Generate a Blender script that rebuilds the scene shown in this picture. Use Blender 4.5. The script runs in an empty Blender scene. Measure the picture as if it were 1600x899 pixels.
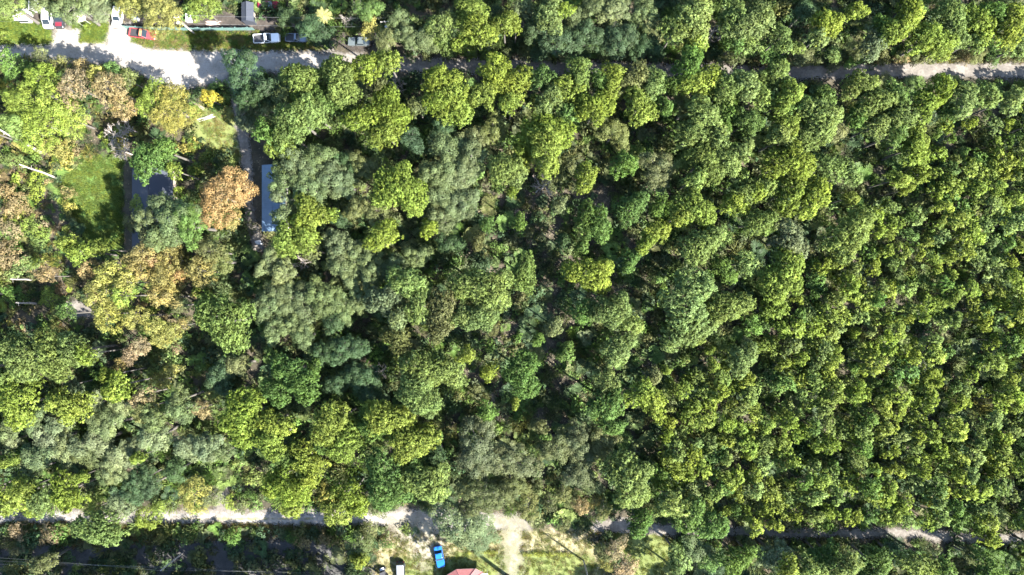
import bpy, bmesh, math, random, re
import numpy as np
from mathutils import Vector, Matrix, noise as mnoise

# ------------------------------------------------------------------ camera, sky, sun
sc = bpy.context.scene
C = sc.collection
HC, FPX = 152.0, 1064.0          # flying height, focal length in photo pixels
cam = bpy.data.cameras.new('camera'); cam.sensor_width = 36; cam.lens = 36*FPX/1600
cam.clip_start = 1; cam.clip_end = 6000
co = bpy.data.objects.new('camera', cam); co.location = (0, 0, HC); C.objects.link(co); sc.camera = co

SUN_EL = math.radians(39)
SUN_DIR = Vector((0.82, -0.57, 0)).normalized()*math.cos(SUN_EL) + Vector((0, 0, math.sin(SUN_EL)))
w = bpy.data.worlds.new('World'); sc.world = w; w.use_nodes = True
nt = w.node_tree; nt.nodes.clear()
sky = nt.nodes.new('ShaderNodeTexSky'); sky.sky_type = 'NISHITA'; sky.sun_disc = False
sky.sun_elevation = SUN_EL
sky.sun_rotation = math.atan2(SUN_DIR.x, SUN_DIR.y)
sky.air_density = 1.0; sky.dust_density = 0.6; sky.ozone_density = 1.2
bg = nt.nodes.new('ShaderNodeBackground'); bg.inputs[1].default_value = 0.1
ow = nt.nodes.new('ShaderNodeOutputWorld')
nt.links.new(sky.outputs[0], bg.inputs[0]); nt.links.new(bg.outputs[0], ow.inputs[0])
sl = bpy.data.lights.new('sun', 'SUN'); sl.energy = 4.9; sl.angle = math.radians(0.5); sl.color = (1.0, 0.95, 0.87)
so = bpy.data.objects.new('sun', sl); so.rotation_euler = SUN_DIR.to_track_quat('Z', 'Y').to_euler(); so.location = (60, -40, 120); C.objects.link(so)
sc.view_settings.view_transform = 'Standard'; sc.view_settings.look = 'None'
sc.view_settings.exposure = 2.95; sc.view_settings.gamma = 1.0
sc.render.engine = 'CYCLES'
sc.cycles.max_bounces = 6; sc.cycles.transparent_max_bounces = 8

R = random.Random(7)
NR = np.random.default_rng(11)

def W(px, py, z=0.0):
    """the point at height z that the photograph shows at pixel (px, py)"""
    k = (HC - z)/FPX
    return Vector(((px-800)*k, (449.5-py)*k, z))

# ------------------------------------------------------------------ materials
def new_mat(name):
    m = bpy.data.materials.new(name); m.use_nodes = True
    n = m.node_tree; n.nodes.clear()
    return m, n
def N(n, t, **kw):
    x = n.nodes.new(t)
    for k, v in kw.items(): setattr(x, k, v)
    return x
def math_node(n, op, a, b=None, clamp=False):
    x = n.nodes.new('ShaderNodeMath'); x.operation = op; x.use_clamp = clamp
    for i, v in enumerate((a, b)):
        if v is None: continue
        if isinstance(v, (int, float)): x.inputs[i].default_value = v
        else: n.links.new(v, x.inputs[i])
    return x.outputs[0]
def mixcol(n, fac, a, b, blend='MIX'):
    x = n.nodes.new('ShaderNodeMix'); x.data_type = 'RGBA'; x.blend_type = blend
    for s, v in ((0, fac), (6, a), (7, b)):
        if isinstance(v, (int, float)): x.inputs[s].default_value = v
        elif isinstance(v, tuple): x.inputs[s].default_value = (*v, 1) if len(v) == 3 else v
        else: n.links.new(v, x.inputs[s])
    return x.outputs[2]
def noise(n, scale, detail=4, rough=0.6, vec=None):
    x = n.nodes.new('ShaderNodeTexNoise'); x.inputs['Scale'].default_value = scale
    x.inputs['Detail'].default_value = detail; x.inputs['Roughness'].default_value = rough
    if vec is not None: n.links.new(vec, x.inputs['Vector'])
    return x.outputs[0]
def ramp(n, fac, stops):
    x = n.nodes.new('ShaderNodeValToRGB'); e = x.color_ramp.elements
    while len(e) < len(stops): e.new(0.5)
    for i, (p, c) in enumerate(stops):
        e[i].position = p; e[i].color = (*c, 1)
    n.links.new(fac, x.inputs[0]); return x.outputs[0]
def geo_pos(n):
    return n.nodes.new('ShaderNodeNewGeometry').outputs['Position']

def paint_mat(name, col, rough=0.5, metal=0.0, spec=0.5, coat=0.0, grain=0.12, gscale=3.0, bump=0.0):
    m, n = new_mat(name)
    b = N(n, 'ShaderNodeBsdfPrincipled'); o = N(n, 'ShaderNodeOutputMaterial')
    tc = N(n, 'ShaderNodeTexCoord')
    f = noise(n, gscale, 5, 0.65, tc.outputs['Object'])
    c = mixcol(n, math_node(n, 'MULTIPLY', f, 1.0), tuple(x*(1-grain) for x in col), tuple(min(1, x*(1+grain)) for x in col))
    n.links.new(c, b.inputs['Base Color'])
    b.inputs['Roughness'].default_value = rough; b.inputs['Metallic'].default_value = metal
    b.inputs['Specular IOR Level'].default_value = spec; b.inputs['Coat Weight'].default_value = coat
    if bump:
        bp = N(n, 'ShaderNodeBump'); bp.inputs['Strength'].default_value = bump; bp.inputs['Distance'].default_value = 0.05
        n.links.new(f, bp.inputs['Height']); n.links.new(bp.outputs[0], b.inputs['Normal'])
    n.links.new(b.outputs[0], o.inputs[0]); return m

def leaf_mat(name, instancer=False, transl=0.38, spec=0.14, rough=0.6):
    m, n = new_mat(name)
    o = N(n, 'ShaderNodeOutputMaterial')
    if instancer:
        a = N(n, 'ShaderNodeAttribute', attribute_type='INSTANCER', attribute_name='tint'); base = a.outputs['Color']
    else:
        a = N(n, 'ShaderNodeObjectInfo'); base = a.outputs['Color']
    v = N(n, 'ShaderNodeAttribute', attribute_type='GEOMETRY', attribute_name='leafvar')
    sep = N(n, 'ShaderNodeSeparateColor'); n.links.new(v.outputs['Color'], sep.inputs[0])
    bright = math_node(n, 'ADD', math_node(n, 'MULTIPLY', sep.outputs[0], 0.5), 0.75)   # each leaf clump
    lob = math_node(n, 'ADD', math_node(n, 'MULTIPLY', sep.outputs[1], 0.5), 0.75)        # each bough
    br = math_node(n, 'MULTIPLY', bright, lob)
    comb = N(n, 'ShaderNodeCombineColor')
    for i in range(3): n.links.new(br, comb.inputs[i])
    c = mixcol(n, 1.0, base, comb.outputs[0], 'MULTIPLY')
    c = mixcol(n, math_node(n, 'MULTIPLY', sep.outputs[2], 0.55), c, mixcol(n, 1.0, c, (1.2, 1.04, 0.8), 'MULTIPLY'))
    p = N(n, 'ShaderNodeBsdfPrincipled'); p.inputs['Roughness'].default_value = rough
    p.inputs['Specular IOR Level'].default_value = spec
    t = N(n, 'ShaderNodeBsdfTranslucent')
    n.links.new(c, p.inputs['Base Color'])
    n.links.new(mixcol(n, 1.0, c, (1.08, 1.1, 0.9), 'MULTIPLY'), t.inputs[0])
    mx = N(n, 'ShaderNodeMixShader'); mx.inputs[0].default_value = transl
    n.links.new(p.outputs[0], mx.inputs[1]); n.links.new(t.outputs[0], mx.inputs[2]); n.links.new(mx.outputs[0], o.inputs[0])
    return m
LEAF = leaf_mat('foliage'); LEAFI = leaf_mat('undergrowth_foliage', True)
def bark_mat(name, c1, c2):
    m, n = new_mat(name)
    b = N(n, 'ShaderNodeBsdfPrincipled'); o = N(n, 'ShaderNodeOutputMaterial'); tc = N(n, 'ShaderNodeTexCoord')
    mp = N(n, 'ShaderNodeMapping'); mp.inputs['Scale'].default_value = (1, 1, 0.25); n.links.new(tc.outputs['Object'], mp.inputs[0])
    n.links.new(mixcol(n, noise(n, 6, 6, 0.7, mp.outputs[0]), c1, c2), b.inputs['Base Color']); b.inputs['Roughness'].default_value = 0.9
    n.links.new(b.outputs[0], o.inputs[0]); return m
BARK = bark_mat('bark', (0.030, 0.028, 0.024), (0.10, 0.09, 0.078))
PALE = bark_mat('pale_dead_wood', (0.12, 0.105, 0.09), (0.27, 0.25, 0.225))
TWIG = bark_mat('grey_twigs', (0.13, 0.11, 0.095), (0.27, 0.24, 0.215))

# ------------------------------------------------------------------ object helpers
def link(o): C.objects.link(o); return o
def tag(o, label=None, cat=None, group=None, kind=None):
    for k, v in (('label', label), ('category', cat), ('group', group), ('kind', kind)):
        if v: o[k] = v
    return o
def thing(name, label, cat, loc=(0, 0, 0), rz=0.0, group=None):
    o = bpy.data.objects.new(name, None); o.empty_display_size = 0.5
    o.location = loc; o.rotation_euler = (0, 0, rz); link(o)
    return tag(o, label, cat, group)
def part(name, me, parent, loc=(0, 0, 0), rot=(0, 0, 0), label=None):
    o = bpy.data.objects.new(name, me); link(o); o.parent = parent; o.location = loc; o.rotation_euler = rot
    if label: o['label'] = label
    return o
def bm_mesh(name, bm, mat, smooth=False):
    me = bpy.data.meshes.new(name); bm.normal_update(); bm.to_mesh(me); bm.free()
    if mat: me.materials.append(mat)
    if smooth: me.polygons.foreach_set('use_smooth', [True]*len(me.polygons))
    return me
def box(bm, x0, x1, y0, y1, z0, z1, tx=1.0, ty=1.0):
    cx, cy = (x0+x1)/2, (y0+y1)/2; v = []
    for z, sx, sy in ((z0, 1, 1), (z1, tx, ty)):
        for x, y in ((x0, y0), (x1, y0), (x1, y1), (x0, y1)):
            v.append(bm.verts.new((cx+(x-cx)*sx, cy+(y-cy)*sy, z)))
    for f in ((3, 2, 1, 0), (4, 5, 6, 7), (0, 1, 5, 4), (1, 2, 6, 5), (2, 3, 7, 6), (3, 0, 4, 7)):
        bm.faces.new([v[i] for i in f])
def boxmesh(name, dims, mat, bevel=0.0, **kw):
    bm = bmesh.new(); box(bm, *dims, **kw)
    if bevel: bmesh.ops.bevel(bm, geom=list(bm.edges), offset=bevel, segments=2, affect='EDGES', profile=0.6)
    return bm_mesh(name, bm, mat)
def tube(bm, pts, rads, sides=5, cap=True):
    rings = []
    for i, p in enumerate(pts):
        p = Vector(p)
        d = (Vector(pts[min(i+1, len(pts)-1)]) - Vector(pts[max(i-1, 0)])).normalized()
        u = d.cross(Vector((0.31, 0.17, 0.93)) if abs(d.z) < 0.9 else Vector((1, 0.1, 0))).normalized(); v = d.cross(u)
        rings.append([bm.verts.new(p + (u*math.cos(2*math.pi*k/sides) + v*math.sin(2*math.pi*k/sides))*rads[i]) for k in range(sides)])
    for a, b in zip(rings, rings[1:]):
        for k in range(sides): bm.faces.new((a[k], a[(k+1) % sides], b[(k+1) % sides], b[k]))
    if cap:
        bm.faces.new(rings[-1]); bm.faces.new(rings[0][::-1])
def quads(name, V, COL, mat, NRM=None):
    """fast mesh of loose leaf quads: V (n,4,3), COL (n,3)"""
    n = len(V); me = bpy.data.meshes.new(name)
    if NRM is not None:     # leaves turn their upper face outward
        g = np.cross(V[:, 1]-V[:, 0], V[:, 2]-V[:, 0]); f = (g*NRM).sum(1) < 0; V[f] = V[f][:, ::-1]
    me.vertices.add(n*4); me.vertices.foreach_set('co', V.reshape(-1).astype(np.float32))
    me.loops.add(n*4); me.loops.foreach_set('vertex_index', np.arange(n*4, dtype=np.int32))
    me.polygons.add(n); me.polygons.foreach_set('loop_start', np.arange(0, n*4, 4, dtype=np.int32))
    me.update(calc_edges=True)
    a = me.attributes.new('leafvar', 'FLOAT_COLOR', 'POINT')
    c = np.ones((n*4, 4), np.float32); c[:, :3] = np.repeat(COL, 4, axis=0); a.data.foreach_set('color', c.reshape(-1))
    me.materials.append(mat)
    if NRM is not None:
        me.polygons.foreach_set('use_smooth', [True]*n); me.normals_split_custom_set_from_vertices(np.repeat(NRM, 4, 0).astype(np.float32))
    return me
def unit(a): return a/np.maximum(np.linalg.norm(a, axis=-1, keepdims=True), 1e-6)

# ------------------------------------------------------------------ foliage prototypes
def lobes(rng, Rr, Hh, n, lr, irr=0.16, sep=0.85):
    ph = rng.uniform(0, 6.28, 4); out = []
    for _ in range(n*12):
        a = rng.uniform(0, 6.28); u = math.sqrt(rng.uniform(0, 1))
        Ra = Rr*(1 + irr*math.sin(2*a+ph[0]) + irr*.8*math.sin(3*a+ph[1]) + irr*.6*math.sin(5*a+ph[2])) - lr*.8
        r = Ra*u
        z = Hh*(0.2 + 0.72*math.sqrt(max(0, 1-u*u*.95))) + rng.uniform(-.16, .1)*Hh
        p = np.array((r*math.cos(a), r*math.sin(a), z)); l = lr*rng.uniform(.7, 1.25)
        if all(np.linalg.norm((p-q)*np.array((1, 1, .7))) > sep*(l+m)*.62 for q, m in out): out.append((p, l))
        if len(out) >= n: break
    return out
def blades(rng, lob, per, nb, L, wd, up=0.45, spread=0.9, squash=0.8):
    """tufts of radiating needles over the outer shell of every bough"""
    VV, CC, NN = [], [], []
    for p, l in lob:
        k = max(4, int(per*l*l))
        d = unit(rng.normal(size=(k*2, 3))); d = d[d[:, 2] > -.25][:k]; k = len(d)
        c = p + d*np.array((1, 1, squash))*l*rng.uniform(.72, 1.02, (k, 1))
        lv = rng.uniform(0, 1); yv = max(0, rng.normal(.3, .35))
        nrm = unit(d + np.array((0, 0, up)))
        cc = np.repeat(c, nb, 0); nn = np.repeat(nrm, nb, 0)
        dd = unit(nn + spread*rng.normal(size=nn.shape)*.75)
        s = unit(np.cross(dd, rng.normal(size=dd.shape)))
        ln = L*rng.uniform(.6, 1.2, (len(dd), 1)); ww = wd*rng.uniform(.7, 1.3, (len(dd), 1))
        NN.append(unit(nn + .34*rng.normal(size=nn.shape)))
        VV.append(np.stack((cc-s*ww*.35, cc+s*ww*.35, cc+dd*ln+s*ww*.5, cc+dd*ln-s*ww*.5), 1))
        tv = np.repeat(rng.uniform(0, 1, (k, 1)), nb, 0)*.45 + .2 + .35*rng.uniform(0, 1, (k*nb, 1))
        CC.append(np.concatenate((tv, np.full_like(tv, lv), np.clip(np.full_like(tv, yv) + rng.normal(0, .15, tv.shape), 0, 1)), 1))
    return np.concatenate(VV), np.concatenate(CC), np.concatenate(NN)
def leaves(rng, lob, per, sz, up=0.5, rnd=0.7, squash=0.7, inner=0.45):
    """flat leaf sprays through the volume of every bough"""
    VV, CC, NN = [], [], []
    for p, l in lob:
        k = max(8, int(per*l*l))
        d = unit(rng.normal(size=(k, 3))); d[:, 2] = np.where(d[:, 2] < -.35, -d[:, 2], d[:, 2])
        c = p + d*np.array((1, 1, squash))*l*(inner+(1-inner)*np.sqrt(rng.uniform(0, 1, (k, 1))))*rng.uniform(.85, 1.15, (k, 1))
        n_ = unit(d + np.array((0, 0, up)) + rnd*rng.normal(size=d.shape))
        u = unit(np.cross(n_, rng.normal(size=d.shape))); v = np.cross(n_, u)
        a = sz*rng.uniform(.6, 1.35, (k, 1)); b = a*rng.uniform(.4, .75, (k, 1))
        NN.append(unit(d*.8 + n_*.7 + np.array((0, 0, .25))))
        VV.append(np.stack((c-u*a*.5, c-v*b*.5, c+u*a*.5, c+v*b*.5), 1))
        lv = rng.uniform(0, 1); yv = max(0, rng.normal(.3, .35))
        # leaves of one twig share a tone
        g = np.floor(c/ .7); h = np.abs(np.sin(g @ np.array((12.9898, 78.233, 37.719)))*43758.5453) % 1.0
        tv = (.6*h + .4*rng.uniform(0, 1, k))[:, None]
        CC.append(np.concatenate((tv, np.full_like(tv, lv), np.clip(yv + rng.normal(0, .2, tv.shape), 0, 1)), 1))
    return np.concatenate(VV), np.concatenate(CC), np.concatenate(NN)
def trunk_mesh(name, seed, h, r, lob, zc, mat=BARK, nlimb=9, zlow=0.45):
    rr = random.Random(seed); bm = bmesh.new()
    top = zc + max(p[2] for p, l in lob)*.75
    bx, by = rr.uniform(-.3, .3), rr.uniform(-.3, .3)
    ax = lambda t: Vector((bx*math.sin(t*2.2), by*math.sin(t*2.6), top*t))
    tube(bm, [ax(t) for t in (0, .04, .3, .6, .85, 1)], [r*1.5, r*1.1, r*.92, r*.72, r*.42, r*.15], 7)
    ls = list(lob); rr.shuffle(ls)
    for p, l in ls[:nlimb]:
        e = Vector((p[0], p[1], p[2]+zc)); t = max(zlow, min(.9, (e.z-.45*math.hypot(e.x, e.y))/top)); s = ax(t)
        m = s.lerp(e, .5) + Vector((rr.uniform(-.2, .2), rr.uniform(-.2, .2), -.15*(e-s).length*.5))
        tube(bm, [s, m, e], [r*.38*(1.1-t*.5), r*.24, r*.08], 4, False)
    return bm_mesh(name, bm, mat, True)

PROTO = {}   # kind -> list of (R, h, crown mesh, trunk mesh, zc)
def make_protos():
    sd = 100
    def add(kind, fn, Rs, h, Hh, n, lr, tr, nl, zlow=.45, irr=.16):
        nonlocal sd
        for q, Rr in enumerate(Rs):
            sd += 1; rng = np.random.default_rng(sd)
            hh = h(Rr); H_ = Hh(Rr); lob = lobes(rng, Rr, H_, n(Rr), lr(Rr), irr)
            V, CO, NO = fn(rng, lob); zc = hh - H_*1.02
            cm = quads(kind+'_crown', V, CO, LEAF, NO)
            tm = trunk_mesh(kind+'_trunk', sd, hh, tr(Rr), lob, zc, BARK, nl, zlow)
            PROTO.setdefault(kind, []).append((Rr, hh, cm, tm, zc))
    add('P', lambda g, l: blades(g, l, 30, 13, .37, .11, .35, .9), (2.2, 2.2, 2.2, 3.2, 3.2, 3.2, 3.2, 4.5, 4.5, 4.5),
        lambda r: 12.5+r*1.0, lambda r: 2.0+r*.75, lambda r: int(14+6.6*r*r), lambda r: .50+.055*r, lambda r: .14+.03*r, 10, .5, .22)
    add('O', lambda g, l: leaves(g, l, 210, .29, .45, .75, .65), (2.6, 2.6, 2.6, 3.8, 3.8, 3.8, 5.6, 5.6),
        lambda r: 9.5+r*.8, lambda r: 2.4+r*.55, lambda r: int(6+2.0*r*r), lambda r: .80+.06*r, lambda r: .16+.045*r, 14, .25, .22)
    add('D', lambda g, l: leaves(g, l, 165, .27, .3, .9, .75), (2.2, 2.2, 3.2, 3.2, 3.2, 5.0, 5.0),
        lambda r: 6.8+r*.9, lambda r: 2.2+r*.6, lambda r: int(7+3.0*r*r), lambda r: .66+.05*r, lambda r: .1+.03*r, 16, .25, .2)
    add('Y', lambda g, l: blades(g, l, 30, 11, .38, .14, .4, .9), (1.9, 1.9, 1.9, 1.9, 1.9, 1.9, 1.9),
        lambda r: 10.5, lambda r: 3.4, lambda r: 15, lambda r: .58, lambda r: .09, 6, .55, .24)
    add('S', lambda g, l: leaves(g, l, 150, .26, .4, .8, .8), (1.3, 1.3, 2.0, 2.0),
        lambda r: 1.6+r*.7, lambda r: 1.2+r*.5, lambda r: int(6+4*r*r), lambda r: .5+.05*r, lambda r: .05, 6, .1, .25)
    for q in range(4):      # leafless crowns: branching twigs
        rr = random.Random(900+q); bm = bmesh.new(); Rr, h = 3.0, 8.5; tb = bmesh.new()
        tube(tb, [(0, 0, 0), (0, 0, .3), (.08, .05, h*.45), (.1, 0, h*.62)], [.24, .17, .13, .08], 6)
        def grow(p, d, L, r, lev):
            e = p + d*L; mid = p.lerp(e, .5) + Vector((rr.uniform(-.08, .08), rr.uniform(-.08, .08), .05))*L
            tube(bm, [p, mid, e], [r, r*.8, r*.6], 3, False)
            if lev == 0: return
            for _ in range(3 if lev > 1 else 4):
                nd = (d + Vector((rr.gauss(0, .55), rr.gauss(0, .55), rr.gauss(.1, .35)))).normalized()
                grow(p.lerp(e, rr.uniform(.45, 1)), nd, L*rr.uniform(.55, .8), max(.022, r*.6), lev-1)
        for k in range(8):
            a = k*.785+rr.uniform(-.3, .3); d = Vector((math.cos(a), math.sin(a), rr.uniform(.3, 1.1))).normalized()
            grow(Vector((.05, .02, h*rr.uniform(.35, .6))), d, rr.uniform(1.1, 1.7), .075, 3)
        PROTO.setdefault('B', []).append((Rr, h, bm_mesh('bare_branches', bm, TWIG), bm_mesh('bare_trunk', tb, TWIG, True), 0))
make_protos()

# ------------------------------------------------------------------ tree table (some added others read off the photograph: colour, x, y, crown radius in photo pixels)
COL = {  # leaf reflectances
 'yg': (.137, .180, .034), 'lg': (.118, .162, .050), 'g': (.076, .128, .032), 'dg': (.040, .068, .030), 'og': (.084, .110, .047),
 'pg': (.112, .138, .066), 'ol': (.092, .104, .040), 'bo': (.076, .089, .040), 'ta': (.170, .135, .072), 'or': (.220, .148, .066),
 'oy': (.165, .138, .054), 'ye': (.180, .176, .048), 'ay': (.23, .21, .035), 'gr': (.20, .19, .175)}
CNAME = {'yg': 'bright yellow-green', 'lg': 'light green', 'g': 'mid green', 'dg': 'dark green', 'og': 'grey-green', 'pg': 'pale grey-green', 'ol': 'olive',
 'bo': 'brownish olive', 'ta': 'tan', 'or': 'orange', 'oy': 'orange-yellow', 'ye': 'yellow', 'ay': 'vivid yellow', 'gr': 'grey'}
KNAME = {'P': ('pine_tree', 'pine', 'pine tree', 'pines in the woodland'), 'O': ('oak_tree', 'oak', 'oak tree', 'oaks in the woodland'),
 'D': ('autumn_tree', 'leafy tree', 'tree', 'autumn-coloured trees on the left lot'), 'B': ('bare_tree', 'leafless tree', 'bare tree', 'leafless trees'),
 'S': ('bush', 'bush', 'bush', 'bushes at the woodland edges'), 'Y': ('young_pine', 'young pine', 'young pine', 'young pines of the dense plantation')}
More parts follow.
